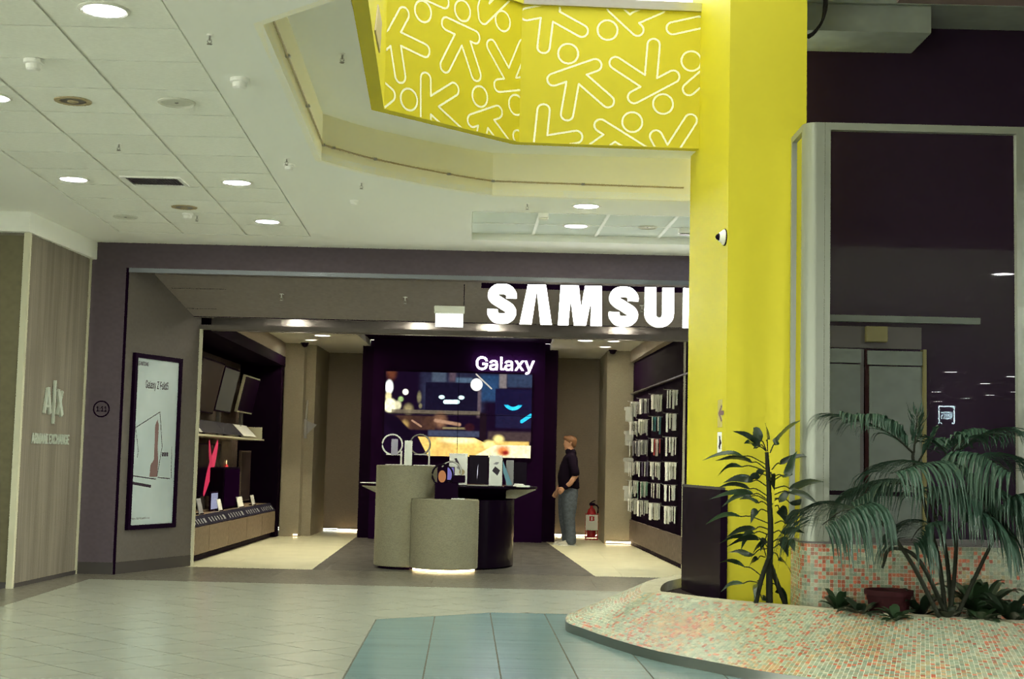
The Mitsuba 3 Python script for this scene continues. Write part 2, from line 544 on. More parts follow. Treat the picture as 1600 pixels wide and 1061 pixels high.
c7 = lambda x, y: (560 + x / 4.243, y / 4.243)
c8 = lambda x, y: (830 + x / 4.244, y / 4.244)
A_, B_, C_ = 0, 1, 2
FIG = [  # face, segments (limbs), heads (circle centres)
    (1, c7, [[(225, 232), (300, 92)], [(225, 232), (438, 335)], [(240, 260), (277, 505)], [(225, 232), (120, 330)]], []),
    (1, c7, [[(585, 158), (772, 246)], [(690, 210), (575, 438)], [(690, 215), (780, 495)]], [(690, 72)]),
    (1, c7, [[(1000, 520), (882, 305)], [(1005, 520), (1092, 305)], [(930, 568), (1150, 548)]], [(1045, 696)]),
    (1, c7, [[(446, 525), (446, 900)], [(460, 700), (632, 592)], [(470, 700), (690, 905)]], [(335, 660)]),
    (1, c7, [[(130, 690), (207, 628)], [(207, 628), (130, 560)]], []),
    (1, c7, [[(755, 800), (922, 742)], [(840, 780), (800, 960)], [(840, 770), (985, 965)]], [(805, 640)]),
    (1, c7, [[(450, -40), (566, 12)]], []),
    (1, c7, [[(828, 118), (990, -40)], [(828, 118), (822, 60)], [(822, 60), (850, -40)]], []),
    (1, c7, [], [(428, 76), (957, 140)]),
    (1, c7, [[(1055, 905), (1130, 985)], [(1180, 720), (1120, 985)]], []),
    (2, c8, [[(-30, 95), (150, 60)], [(110, 80), (82, 312)], [(120, 85), (335, 205)]], []),
    (2, c8, [[(545, 50), (704, 198)], [(690, 120), (850, 50)]], [(506, 200)]),
    (2, c8, [[(938, 188), (1110, 150)]], []),
    (2, c8, [[(148, 528), (425, 432)], [(285, 490), (238, 758)], [(300, 490), (508, 672)]], [(245, 356)]),
    (2, c8, [[(682, 645), (942, 508)], [(790, 560), (812, 298)], [(790, 570), (560, 418)]], [(874, 690)]),
    (2, c8, [[(1046, 592), (1140, 510)]], [(1062, 405)]),
    (2, c8, [[(82, 732), (58, 960)], [(70, 945), (298, 908)]], []),
    (2, c8, [[(460, 832), (760, 1020)], [(540, 900), (400, 1000)]], [(670, 810)]),
    (2, c8, [[(828, 905), (900, 1040)], [(1058, 798), (915, 1020)]], []),
]
RAD = .054
for face, cf, segs, heads in FIG:
    o, u, n, L = frames[face]
    clip = sbox(.004, .004, L - .004, ZT - Z2 - .004)
    shapes = []
    if segs:
        limbs = [LineString([to_face(face, *cf(*p)) for p in s]).buffer(RAD, quad_segs=8) for s in segs]
        shapes.append(unary_union(limbs))
    for h in heads:
        shapes.append(Point(to_face(face, *cf(*h))).buffer(.087, quad_segs=10))
    for s in shapes:
        st = s.buffer(.0085).difference(s.buffer(-.0085)).intersection(clip)
        if not st.is_empty:
            part(wall_b, 'printed_figure', plate(st, o, u, (0, 0, 1), .0003, .0018), 'm_print')
# brushed metal coping
cop = LineString([PB, PC, PD]).buffer(.16, cap_style=2, join_style=2, single_sided=True).union(LineString([PB, PC, PD]).buffer(-.03, cap_style=2, join_style=2, single_sided=True))
part(wall_b, 'coping', prism(cop, ZT, ZT + .075), 'm_metal', label='brushed steel coping')
# slim brown grille in the narrow face
o, u, n, L = frames[0]
gq = Polygon([to_face(0, *c7(*p)) for p in ((125, 30), (148, 150), (135, 350), (105, 200))])
part(wall_b, 'grille', plate(gq, o, u, (0, 0, 1), .0005, .01), 'm_brass')

# ---- left: wood-clad corner and the plaster downstand over it
struct('wall_left', prism(Polygon([(-4.83, 14.03), (-4.75, 15.84), (-5.6, 15.84), (-5.6, 14.03)]), 0, 3.50), 'm_wood')
part('wall_left', 'front_panel', box(-9, -4.86, 14.0, 14.06, .06, 3.47), 'm_wood_front')
part('wall_left', 'skirting', box(-9, -4.86, 13.995, 14.06, 0, .06), 'm_skirting')
part('wall_left', 'edge_trim', box(-4.865, -4.805, 13.975, 14.03, 0, 3.52), 'm_trim_pale')
part('wall_left', 'edge_trim', box(-4.775, -4.735, 15.80, 15.84, 0, 3.50), 'm_trim_pale')
part('wall_left', 'skirting', prism(Polygon([(-4.83, 14.04), (-4.75, 15.80), (-4.74, 15.80), (-4.82, 14.04)]), 0, .04), 'm_skirting')
part('ceiling', 'downstand', prism(Polygon([(-9, 13.92), (-4.80, 13.92), (-4.69, YF), (-4.9, YF), (-9, YF)]), 3.50, H + .001), 'm_plaster')

# ---- shop front
wf = struct_holder('wall_front')
part(wf, 'pillar', box(-4.76, -4.351, YF, YF + .5, .13, H), 'm_storefront')
part(wf, 'skirting', box(-4.765, -4.346, YF - .006, YF + .5, 0, .13), 'm_skirting')
hz = 3.415
part(wf, 'header', box(-4.351, 4.6, YF, YF + .12, hz, H), 'm_storefront')
mm = prism(Polygon([(0, 0), (0, .05), (.05, 0)]), 0, 8.93)
mm.apply_transform(frame_matrix((4.585, YF + .0, hz), (0, 1, 0), (0, 0, -1)))
part(wf, 'metal_strip', mm, 'm_strip')
part(wf, 'black_edge', box(-4.351, -4.325, YF - .004, YF + .02, .0, hz), 'm_black')
part(wf, 'slot', box(-4.351, 4.6, YF + .13, YF + 1.6, H - .02, H + .02), 'm_black_matt')
part(wf, 'slot_back', box(-4.351, 4.6, 16.42, 16.46, 3.44, H), 'm_black_matt')
W0, W1 = np.array([-4.340, 15.875]), np.array([-3.813, 17.348])
wn = np.array([W1[1] - W0[1], -(W1[0] - W0[0])])
wn = wn / np.linalg.norm(wn)
back = W0 - wn * .3
back1 = W1 - wn * .3
part(wf, 'splay_panel', prism(Polygon([W0, W1, back1, back]), .13, 3.46), 'm_storefront_pale')
part(wf, 'skirting', prism(Polygon([W0 + wn * .006, W1 + wn * .006, W1 - wn * .05, W0 - wn * .05]), 0, .13), 'm_skirting')
# sloping soffit down to the lintel, and the slot with its lamps
sl = Polygon([(16.37, 3.41), (17.2, 3.005), (17.2, 3.06), (16.37, 3.46)])


def along_x(poly_yz, x0, x1):
    m = prism(poly_yz, 0, x1 - x0)
    m.apply_transform(frame_matrix((x0, 0, 0), (0, 1, 0), (0, 0, 1)))
    return m


part(wf, 'sloping_soffit', along_x(sl, -4.30, 4.6), 'm_slope')
part(wf, 'hatch', along_x(Polygon([(16.62, 3.2865), (16.625, 3.284), (16.625, 3.29)]), -4.02, -3.38), 'm_black')
part(wf, 'hatch', along_x(Polygon([(17.02, 3.0915), (17.025, 3.089), (17.025, 3.095)]), -3.98, -3.55), 'm_black')
part(wf, 'lamp_slot', box(-3.86, 4.6, 17.2, 17.54, 3.13, 3.16), 'm_black_matt')
part(wf, 'slot_face', box(-3.86, 4.6, 17.50, 17.54, 2.87, 3.14), 'm_storefront_pale')
part(wf, 'slot_front', box(-4.1, 4.6, 17.18, 17.2, 3.008, 3.14), 'm_black_matt')
part(wf, 'lintel', box(-3.84, 4.6, 17.30, 17.44, 2.872, 2.925), 'm_storefront_pale')
part(wf, 'jamb_trim', box(-3.84, -3.79, 17.32, 17.37, 0, 2.90), 'm_trim_pale')
part(wf, 'reveal', box(-4.2, -3.84, 17.33, 17.46, 0, 3.1), 'm_storefront_pale')
part(wf, 'upper_wall', box(-4.3, 4.6, 17.54, 17.6, 2.95, Z2), 'm_storefront')
# ---- shop shell
CZ = 3.262
struct('wall_shop_left', box(-4.62, -4.55, 17.45, 26.3, 0, 3.5), 'm_panel_brown')
struct('wall_shop_back', box(-4.6, 2.9, 26.1, 26.25, .055, 3.5), 'm_shop_wall')
struct('wall_shop_right', prism(Polygon([(2.40, 17.46), (2.9, 17.46), (2.9, 26.2), (2.08, 26.2)]), 0, 3.5), 'm_shop_wall')
struct('ceiling_shop', join([box(-4.6, -2.42, 17.6, 26.3, CZ, CZ + .05), box(.66, 2.9, 17.6, 26.3, CZ, CZ + .05), box(-2.46, -2.42, 17.46, 26.3, CZ, CZ + .16), box(.66, .70, 17.46, 26.3, CZ, CZ + .16)]), 'm_shop_ceiling')
part('ceiling_shop', 'black_canopy', box(-2.44, .68, 17.46, 24.2, CZ + .10, CZ + .15), 'm_black')
struct('wall_feature', box(-2.335, .57, 24.0, 24.4, 0, CZ + .15), 'm_black_wall')
part('wall_feature', 'side', box(-2.55, -2.335, 24.3, 26.1, 0, CZ + .1), 'm_black')
part('wall_feature', 'side', box(.57, .80, 24.3, 26.1, 0, CZ + .1), 'm_black')
part('wall_shop_left', 'pillar', box(-3.845, -3.52, 24.10, 26.1, 0.0, CZ), 'm_shop_pillar')
part('wall_shop_left', 'upper_panel', prism(Polygon([(-3.70, 17.46), (-3.845, 24.1), (-4.6, 24.1), (-4.6, 17.46)]), 3.02, CZ + .01), 'm_shop_wall')
part('wall_shop_left', 'door_post', box(-3.52, -3.36, 24.40, 26.1, 0, CZ), 'm_shop_pillar')
part('wall_shop_right', 'pillar', box(1.63, 2.10, 24.10, 26.1, 0.0, CZ), 'm_shop_pillar')
part('wall_shop_right', 'upper_panel', prism(Polygon([(2.18, 17.46), (2.9, 17.46), (2.9, 24.1), (2.02, 24.1)]), 3.06, CZ + .01), 'm_shop_wall')
for nm, x0, x1, y, lb in (('led_strip', -3.10, -2.34, 26.08, 'warm glowing skirting light left of the black feature wall'),
                          ('led_strip', .80, 1.62, 26.08, 'warm glowing skirting light behind the standing man'),
                          ('led_strip', 1.66, 2.08, 24.085, 'short warm glowing light at the foot of the right shop pillar'),
                          ('led_strip', -3.60, -3.53, 24.085, 'tiny warm glowing light at the foot of the left shop pillar')):
    k = thing(nm, lb, 'light strip')
    part(k, 'channel', box(x0, x1, y - .004, y + .02, .010, .055), 'm_metal_dark')
    part(k, 'diffuser', box(x0, x1, y - .016, y - .004, .018, .046), 'm_lamp', emitter=emit(WARM, .6))

# ---- right: column, shaft, hall walls
COL = Polygon([(1.685, 11.10), (2.30, 11.10), (2.33, 12.6), (1.545, 12.40)])
col = thing('column', 'tall bright yellow square column with a black stone foot', 'column')
part(col, 'shaft', prism(COL, 0, 9.0), 'm_yellow')
dl = LineString([(1.685, 11.10), (1.545, 12.40)])
dd = dl.buffer(.035, cap_style=2, single_sided=True).union(Polygon([(1.648, 11.07), (1.70, 11.07), (1.70, 11.12), (1.66, 11.12)]))
part(col, 'stone_foot', prism(dd, 0, 1.165), 'm_stone_black')
part(col, 'stone_cap', prism(dl.buffer(.038, cap_style=2, single_sided=True), 1.165, 1.185), 'm_skirting')
struct('wall_shaft', box(2.33, 6.2, 13.25, 13.4, 0, 9), 'm_shaft')
part('wall_shaft', 'side', box(5.9, 6.1, 7.2, 13.3, 0, 9), 'm_shaft')
bm0, bm1 = aty(1264, 47, 12.6), aty(1455, 10, 12.6)
part('wall_shaft', 'beam', box(2.3, bm1[0], 12.6, 13.25, bm0[2], bm1[2]), 'm_beam')
part('wall_shaft', 'ledge', box(2.3, 4.9, 12.55, 13.25, bm1[2], bm1[2] + .07), 'm_beam')
struct('ceiling_added_over_lift', box(2.36, 14, 1.0, 13.4, 6.2, 6.4), 'm_plaster')  # unseen slab, added to shade the lift, plants and shaft from the sky
part('wall_shaft', 'upper_wall', box(2.3, 4.4, 13.05, 13.25, bm1[2] + .07, 7.2), 'm_offwhite')
part('ceiling', 'added_dark_block', box(1.9, 5.9, 6.28, 6.99, H - .002, 5.2), 'm_added_block')  # unseen dark block, added so the lift glass mirrors no pale ceiling edge
struct('wall_upper_rear', box(-1.5, 14, 1.0, 1.2, Z2, 12), 'm_hall_brown')
struct('wall_rear', box(-1, 26, -40.2, -40.0, 0, 12), 'm_hall_brown')
part('floor', 'hall_floor', box(1.5, 26, -40, -26, -.12, -.006), 'm_hall_brown')
struct('wall_right', box(26, 26.2, -40, 13, 0, 12), 'm_hall_brown')
part('ceiling', 'rear_field', prism(rear_field, H, H + .06), 'm_plaster')
struct('wall_added_right', box(1.9, 2.0, -40, 2.0, 0, H), 'm_hall_brown')  # unseen partition, added to keep the mirrored hall dim
struct('wall_added_left', box(-9.1, -9.0, 8.5, 14.0, 0, H), 'm_plaster')  # unseen wall, added to cut the light on the left face of the column
struct('ceiling_added_upper', box(-14, -1.4, -4, 16, 9.0, 9.15), 'm_plaster')  # unseen roof, added to keep sky light off the side of the column
struct('wall_added_upper_left', box(-7.2, -7, -4, 13, Z2 + .2, 9), 'm_plaster')  # unseen wall, added to hold back sky light coming from the left
# ================================================================== THINGS ON THE CEILING
def downlight(px, py, label, group=None, z=H, y=None, col=LAMP, r=.112):
    p = atz(px, py, z)
    k = thing('downlight', label, 'ceiling light', group)
    prof = [(r, 0), (r + .026, 0), (r + .026, -.006), (r + .012, -.012), (r, -.008), (r, 0)]
    part(k, 'trim_ring', lathe(prof[::-1], 32, (p[0], p[1], z + .004)), 'm_offwhite', smooth=40)
    part(k, 'lens', disc(r, .008, (p[0], p[1], z + .0)), 'm_lamp', emitter=emit(col, 1.0))
    return k


downlight(163, 16, 'largest and nearest round recessed downlight at the top left')
downlight(115, 280, 'round recessed downlight left of the slotted air grille')
downlight(370, 285, 'round recessed downlight right of the slotted air grille')
downlight(418, 346, 'round recessed downlight in the last row of ceiling tiles before the shop')
downlight(-14, 152, 'round cool downlight cut off by the left edge of the picture', col=COOL)
downlight(916, 322, 'round downlight between the cream opening edge and the ceiling recess', col=LAMP)
downlight(900, 353, 'round downlight inside the pale ceiling recess', z=RZ, col=LAMP)


def fixed_lamp(x, y, label, group, z=H, col=LAMP, r=.112, weight=1.0):
    k = thing('downlight', label, 'ceiling light', group)
    part(k, 'trim_ring', lathe([(r, -.008), (r + .012, -.012), (r + .026, -.006), (r + .026, 0), (r, 0)], 24, (x, y, z + .004)), 'm_offwhite')
    part(k, 'lens', disc(r, .008, (x, y, z), 24), 'm_lamp', emitter=emit(col, weight))


G_OUT = 'downlights of the hall outside the picture'
for x, y in ((-3.0, 4.6), (-.9, 4.6), (-3.0, 1.4), (-.9, 1.4), (1.2, 1.4), (-3.0, -2.0), (-.9, -2.0), (1.2, -2.0), (1.2, 4.6)):
    fixed_lamp(x, y, 'round downlight in the hall ceiling over and behind the camera', G_OUT, col=[64, 64, 50] if y > 4 else LAMP)
# lamps that the lift glass mirrors: the picture's point, its distance behind the glass plane turned round
GY = 10.55
for px, py, lab_ in ((1570, 427, 'large'), (1487, 581, ''), (1540, 599, ''), (1584, 588, ''), (1509, 622, ''), (1547, 617, ''), (1588, 612, ''), (1465, 627, ''), (1464, 612, '')):
    p = atz(px, py, H)
    fixed_lamp(p[0], 2 * GY - p[1], 'round downlight in the dark hall behind the camera, seen mirrored in the lift glass', 'downlights mirrored in the lift glass', col=[110, 112, 92] if lab_ else [26, 28, 25], r=.17 if not lab_ else .13, weight=.15 if not lab_ else 1.5)
for x, y in ((6.3, 5.3), (7.6, 5.3), (6.9, 3.9)):  # unseen lamps added to brighten the right part of the mosaic slope
    fixed_lamp(x, y, 'added lamp out of view, brightening the right side of the mosaic planter', 'added lamps brightening the planter from out of view', col=[640, 660, 600], r=.16, weight=1.5)
for x, y in ((2.6, 13.9), (3.6, 13.0 + .9)):
    fixed_lamp(x, y, 'round cool downlight in the recess hidden behind the yellow column', 'cool downlights behind the yellow column', z=RZ, col=[190, 275, 290])


def smoke_detector(px, py, label, z=H, s=1.0):
    p = atz(px, py, z)
    k = thing('smoke_detector', label, 'smoke detector')
    part(k, 'base', lathe([(0, 0), (.062 * s, 0), (.062 * s, -.022 * s), (.05 * s, -.028 * s), (0, -.028 * s)][::-1], 24, (p[0], p[1], z)), 'm_white', smooth=30)
    part(k, 'head', lathe([(0, -.026 * s), (.048 * s, -.026 * s), (.044 * s, -.055 * s), (.03 * s, -.066 * s), (0, -.068 * s)][::-1], 24, (p[0], p[1], z)), 'm_white', smooth=30)


smoke_detector(53, 94, 'white smoke detector on the tiled ceiling near the top left corner')
smoke_detector(375, 123, 'white smoke detector on the plain ceiling beside the tiled field')
smoke_detector(293, 333, 'white smoke detector far back in the tiled ceiling near a sprinkler', s=.9)
smoke_detector(452, 257, 'white smoke detector on the plain ceiling left of the cream corner', s=.75)
smoke_detector(553, 313, 'small white smoke detector below the curved cream ceiling edge', s=.7)


def sprinkler(p, label, mt='m_metal_dark', s=1.0, up=(0, 0, 1)):
    k = thing('sprinkler', label, 'sprinkler')
    x, y, z = p
    part(k, 'rose', disc(.03 * s, .008, (x, y, z - .004), 16), 'm_white')
    part(k, 'pipe', disc(.009 * s, .05 * s, (x, y, z - .03 * s), 10), mt)
    part(k, 'frame', tube([(x - .014 * s, y, z - .045 * s), (x - .02 * s, y, z - .065 * s), (x, y, z - .085 * s), (x + .02 * s, y, z - .065 * s), (x + .014 * s, y, z - .045 * s)], .004 * s, 6), mt)
    part(k, 'deflector', disc(.024 * s, .004, (x, y, z - .088 * s), 14), mt)


for px, py, lb in ((186, 224, 'dark sprinkler head in the tiled ceiling above the slotted air grille'), (308, 337, 'dark sprinkler head far back in the tiled ceiling beside a smoke detector'),
                   (328, 54, 'dark sprinkler head on the plain ceiling at the top'), (448, 247, 'thin sprinkler head beside the small smoke detector left of the cream corner'),
                   (565, 285, 'tiny sprinkler head under the curved cream edge'), (824, 318, 'small sprinkler head left of the recess downlights')):
    sprinkler(atz(px, py, H), lb, s=.62)
sprinkler(atz(535, 84, Z2), 'dark sprinkler head on the grey soffit beside the yellow parapet', s=.7)
for px, py, lb in ((440, 459, 'small pale sprinkler head on the sloping shop front, leftmost'), (633, 464, 'small pale sprinkler head on the sloping shop front left of the white light box'), (1003, 477, 'small pale sprinkler head between two glowing letters')):
    p = atpl(px, py, (0, 16.37, 3.41), (0, .405, .83))
    sprinkler(p, lb, 'm_metal', .9)


def speaker(px, py, label, r=.125, mt='m_white', z=H):
    p = atz(px, py, z)
    k = thing('ceiling_speaker', label, 'ceiling speaker')
    part(k, 'rim', lathe([(r - .022, -.003), (r - .012, -.016), (r, -.010), (r + .002, 0), (r - .022, 0)], 32, (p[0], p[1], z + .003)), 'm_speaker')
    part(k, 'grille', disc(r - .02, .006, (p[0], p[1], z + .001), 32), 'm_speaker')
    part(k, 'hub', disc(.012, .006, (p[0], p[1], z - .004), 12), 'm_metal_dark')


speaker(276, 160, 'flat white round ceiling speaker in the right column of tiles')
speaker(196, 339, 'flat white round ceiling speaker in the last tiles at the back left', .12)
speaker(1012, 355, 'flat round ceiling speaker in the pale recess', .10, z=RZ)


def dead_lamp(px, py, label):
    p = atz(px, py, H)
    k = thing('unlit_downlight', label, 'ceiling light')
    r = .112
    part(k, 'trim_ring', lathe([(r - .03, .002), (r - .02, -.008), (r + .01, -.006), (r + .012, 0), (r - .03, .004)], 28, (p[0], p[1], H + .002)), 'm_brass', smooth=30)
    part(k, 'reflector', disc(r - .03, .004, (p[0], p[1], H - .001), 28), 'm_metal_dark')
    part(k, 'bulb', lathe([(0, -.012), (.03, -.010), (.042, 0), (0, 0)], 20, (p[0], p[1], H)), 'm_brass')


dead_lamp(114, 158, 'unlit brown round downlight in the tiles below the nearest smoke detector')
dead_lamp(288, 324, 'unlit brown round downlight far back in the tiles')
p = atz(242, 283, H)
k = thing('air_grille', 'rectangular air grille with black slots in the tiled ceiling', 'air vent')
part(k, 'frame', prism(sbox(p[0] - .26, p[1] - .19, p[0] + .26, p[1] + .19).difference(sbox(p[0] - .225, p[1] - .155, p[0] + .225, p[1] + .155)), H - .008, H + .004), 'm_white')
part(k, 'duct', box(p[0] - .24, p[0] + .24, p[1] - .17, p[1] + .17, H + .0, H + .003), 'm_black_matt')
sl_ = mikit.ply(box(-.0045, .0045, -.155, .155, -.006, .0), 'm_metal_dark')
for i in range(17):
    part(k, 'slat', placed(sl_, p[0] - .208 + i * .026, p[1], H), None)
k = thing('emergency_box', 'small grey box lamp at the end of a bright bar in the ceiling recess', 'emergency light')
p = atz(849, 334, H)
part(k, 'housing', cbox(.10, .10, .055, .006, (p[0], p[1], H - .02)), 'm_white')
part(k, 'cover', cbox(.085, .085, .012, .003, (p[0], p[1], H - .052)), 'm_offwhite')
k = thing('emergency_box', 'small grey box lamp in the ceiling recess next to the yellow column', 'emergency light')
p = atz(1070, 358, RZ)
part(k, 'housing', cbox(.13, .12, .06, .006, (p[0], p[1], RZ - .02)), 'm_white')
part(k, 'cover', cbox(.10, .10, .012, .003, (p[0], p[1], RZ - .054)), 'm_metal_dark')

# ================================================================== SIGNS OF THE SHOP FRONT
UX, UZ = (1, 0, 0), (0, 0, 1)


def arcpts(cx, cy, r, a0, a1, n=10, ry=None):
    ry = ry or r
    return [(cx + r * math.cos(math.radians(a)), cy + ry * math.sin(math.radians(a))) for a in np.linspace(a0, a1, n)]


s_path = spline([(.60, .645), (.595, .745), (.50, .855), (.365, .875), (.225, .855), (.140, .745), (.170, .63), (.365, .505), (.555, .38), (.592, .255), (.50, .145), (.365, .125), (.225, .145), (.138, .255), (.135, .355)], 90)
S_ = LineString(s_path).buffer(.127, cap_style=2)
L_ = {
    'S': S_,
    'A': Polygon([(0, 0), (.19, 1), (.65, 1), (.82, 0), (.535, 0), (.43, .82), (.41, .82), (.30, 0)]),
    'M': Polygon([(0, 0), (.05, 1), (.52, 1), (.595, .40), (.69, 1), (1.13, 1), (1.14, 0), (.855, 0), (.865, .70), (.725, 0), (.42, 0), (.315, .70), (.263, 0)]),
    'U': unary_union([sbox(0, .3, .75, 1), Polygon(arcpts(.375, .32, .375, 180, 360, 24, .345))]).difference(unary_union([sbox(.29, .3, .455, 1.1), Point(.3725, .30).buffer(.083)])),
    'N': Polygon([(0, 0), (0, 1), (.32, 1), (.53, .42), (.51, 1), (.78, 1), (.78, 0), (.48, 0), (.25, .60), (.28, 0)]),
    'G': unary_union([Polygon(arcpts(.38, .62, .38, 0, 180, 24)), Polygon(arcpts(.38, .38, .38, 180, 360, 24)), sbox(0, .38, .76, .62)]).difference(unary_union([sbox(.28, .30, .48, .72), Point(.38, .70).buffer(.1), Point(.38, .30).buffer(.1), sbox(.38, .56, .8, .66)])).union(sbox(.40, .38, .76, .54)),
}
sign = thing('shop_sign', 'large white glowing block capitals across the shop front', 'illuminated sign')
YL = 16.33
zl, hl = aty(761, 505, YL)[2], aty(761, 443, YL)[2] - aty(761, 505, YL)[2]
for ch, px0, px1 in (('S', 761, 806.5), ('A', 812, 862), ('M', 872, 940), ('S', 951, 997), ('U', 1007, 1052.5), ('N', 1067, 1117), ('G', 1127, 1174)):
    a, b = aty(px0, 505 + (px0 - 761) * .0235, YL), aty(px1, 505 + (px1 - 761) * .0235, YL)
    g = L_[ch]
    x0, y0, x1, y1 = g.bounds
    g = affinity.scale(affinity.translate(g, -x0, -y0), (b[0] - a[0]) / (x1 - x0), hl / (y1 - y0), origin=(0, 0))
    m = plate(g, (a[0], YL, zl), UX, UZ, 0, .012)
    kk = part(sign, 'letter', m, 'm_lamp', emitter=emit(LETTER, .4))
    part(kk, 'return_edge', plate(g.buffer(.004), (a[0], YL, zl), UX, UZ, -.05, -.001), 'm_white')
part(sign, 'mounting_bar', box(-.36, 3.1, YL + .05, YL + .08, 3.36, 3.40), 'm_black')
part(sign, 'backing', box(-.37, 3.2, YL + .052, YL + .07, 3.345, 3.43), 'm_black')
# white hanging light box
p0, p1 = aty(680, 478, 16.28), aty(724, 512, 16.28)
k = thing('light_box', 'small white hanging light box left of the glowing letters', 'emergency light')
zt, zb = p0[2], p1[2]
part(k, 'housing', cbox(p1[0] - p0[0] + .02, .05, .085, .004, ((p0[0] + p1[0]) / 2, 16.28, zt - .04)), 'm_offwhite')
part(k, 'panel', cbox(p1[0] - p0[0] - .01, .012, zt - zb - .09, .002, ((p0[0] + p1[0]) / 2, 16.28, (zb + zt - .085) / 2)), 'm_white', emitter=emit([.62, .72, .70]))
part(k, 'cord', tube([(p1[0] + .0, 16.28, zt), (p1[0] + .0, 16.28, 3.37)], .005, 6), 'm_black')
# lamps in the slot
for px in (460, 655, 768, 972, 1150):
    q = aty(px, 505 + (px - 655) * .0235, 17.3)
    nm = {460: 'leftmost, over the grey door pillar', 655: 'left of the white light box', 768: 'under the first glowing letter', 972: 'under the fourth glowing letter', 1150: 'hidden behind the yellow column'}[px]
    k = thing('slot_lamp', f'bright lamp in the dark slot over the shop entrance, {nm}', 'ceiling light')
    part(k, 'housing', disc(.055, .06, (q[0], 17.38, 3.10), 20), 'm_metal_dark')
    part(k, 'lens', disc(.046, .006, (q[0], 17.38, 3.066), 20), 'm_lamp', emitter=emit([330, 324, 268], 3.0))
# logo on the wood wall
PWo, PWu = np.array([-4.83, 14.03, 0]), np.array([.08, 1.81, 0])
PWu = PWu / np.linalg.norm(PWu)
PWn = np.cross(PWu, UZ)


def on_wood(px, py):
    q = atpl(px, py, PWo, PWn) - PWo
    return float(q @ PWu), float(q[2])


logo = thing('wall_logo', 'silver letters and bar of a fashion shop on the wood wall', 'wall sign')


def stroke(a, b, w):
    return LineString([on_wood(*a), on_wood(*b)]).buffer(w, cap_style=2)


c8b = lambda x, y: (30 + x / 7.075, 560 + y / 7.075)
wA = unary_union([stroke(c8b(300, 325), c8b(318, 612), .030), stroke(c8b(298, 325), c8b(256, 605), .016), stroke(c8b(275, 525), c8b(312, 530), .012)])
wX = unary_union([stroke(c8b(410, 352), c8b(450, 632), .032), stroke(c8b(460, 365), c8b(398, 622), .013)])
wI = stroke(c8b(379, 243), c8b(355, 722), .015)
for g in (wA, wI, wX):
    part(logo, 'letter', plate(g, PWo, PWu, UZ, .004, .03), 'm_silver_letter')
s0, s1 = on_wood(*c8b(128, 892)), on_wood(*c8b(540, 930))
m = text_on('ARMANI EXCHANGE', .10, (0, 0, 0), (1, 0, 0), (0, 1, 0), .008, True, width=s1[0] - s0[0])
m.apply_transform(frame_matrix(PWo + PWu * s0[0] + np.array([0, 0, (s0[1] + s1[1]) / 2 - .03]) + PWn * .004, PWu, UZ))
part(logo, 'lettering', m, 'm_silver_letter')
# unit number
q = aty(158.5, 639, YF)
k = thing('unit_number', 'black ring with the number 1:11 on the dark pillar', 'number sign')
part(k, 'ring', plate(Point(0, 0).buffer(.093).difference(Point(0, 0).buffer(.080)), (q[0], YF, q[2]), UX, UZ, .001, .006), 'm_black')
part(k, 'number', text_on('1:11', .055, (q[0] - .055, YF - .001, q[2] - .027), UX, UZ, .004, True, width=.115), 'm_black')
# poster on the splayed panel
su = np.array([*(W1 - W0), 0]) / np.linalg.norm(W1 - W0)
so = np.array([*W0, 0])
sn = np.cross(su, UZ)


def on_splay(px, py):
    q = atpl(px, py, so, sn) - so
    return np.array([float(q @ su), float(q[2])])


tl, br = on_splay(207.5, 551), on_splay(269.5, 823.5)
X0, X1, Zb, Zt = tl[0], on_splay(281, 563)[0], br[1], tl[1]
k = thing('poster', 'tall black framed advertising poster with a thin drawing of an open device', 'poster')
fr = sbox(X0, Zb, X1, Zt)
part(k, 'frame', plate(fr.difference(fr.buffer(-.05)), so, su, UZ, .002, .045), 'm_black')
part(k, 'sheet', plate(fr.buffer(-.049), so, su, UZ, .002, .022), 'm_poster_print')
c5 = lambda x, y: on_splay(180 + x / 3.536, 540 + y / 3.536)
pl = lambda pts, w: LineString([tuple(c5(*p)) for p in pts]).buffer(w, cap_style=2)
part(k, 'drawing', plate(unary_union([pl([(100, 455), (238, 367), (250, 560), (222, 720)], .0045), pl([(103, 455), (118, 580), (112, 620)], .003), pl([(78, 718), (215, 738)], .006), pl([(225, 728), (292, 735)], .005), pl([(300, 735), (303, 560)], .004)]), so, su, UZ, .0225, .0235), 'm_ink')
part(k, 'stylus', plate(pl([(80, 758), (188, 778)], .016), so, su, UZ, .0225, .0235), 'm_ink')
part(k, 'figure', plate(Polygon([tuple(c5(*p)) for p in ((212, 440), (225, 410), (232, 440), (225, 560), (228, 640), (222, 725), (180, 725), (186, 660), (205, 630))]), so, su, UZ, .0225, .0235), 'm_ink_brown')
part(k, 'figure', plate(unary_union([pl([(255 + 12 * i, 590), (253 + 12 * i, 612)], .018) for i in range(3)]), so, su, UZ, .0225, .0235), 'm_ink')


def splay_text(s, x, y, w, h):
    a, b = c5(x, y), c5(x + w, y)
    m = text_on(s, h, (0, 0, 0), (1, 0, 0), (0, 1, 0), .001, True, width=abs(b[0] - a[0]))
    m.apply_transform(frame_matrix(so + su * a[0] + np.array([0, 0, a[1]]) + sn * .0225, su, UZ))
    return m


part(k, 'lettering', splay_text('Galaxy Z Fold5', 158, 233, 126, .085), 'm_ink')
part(k, 'lettering', splay_text('SAMSUNG', 120, 107, 56, .045), 'm_ink')
part(k, 'lettering', splay_text('Galaxy Z Fold5 is available now', 75, 962, 105, .022), 'm_ink_pale')

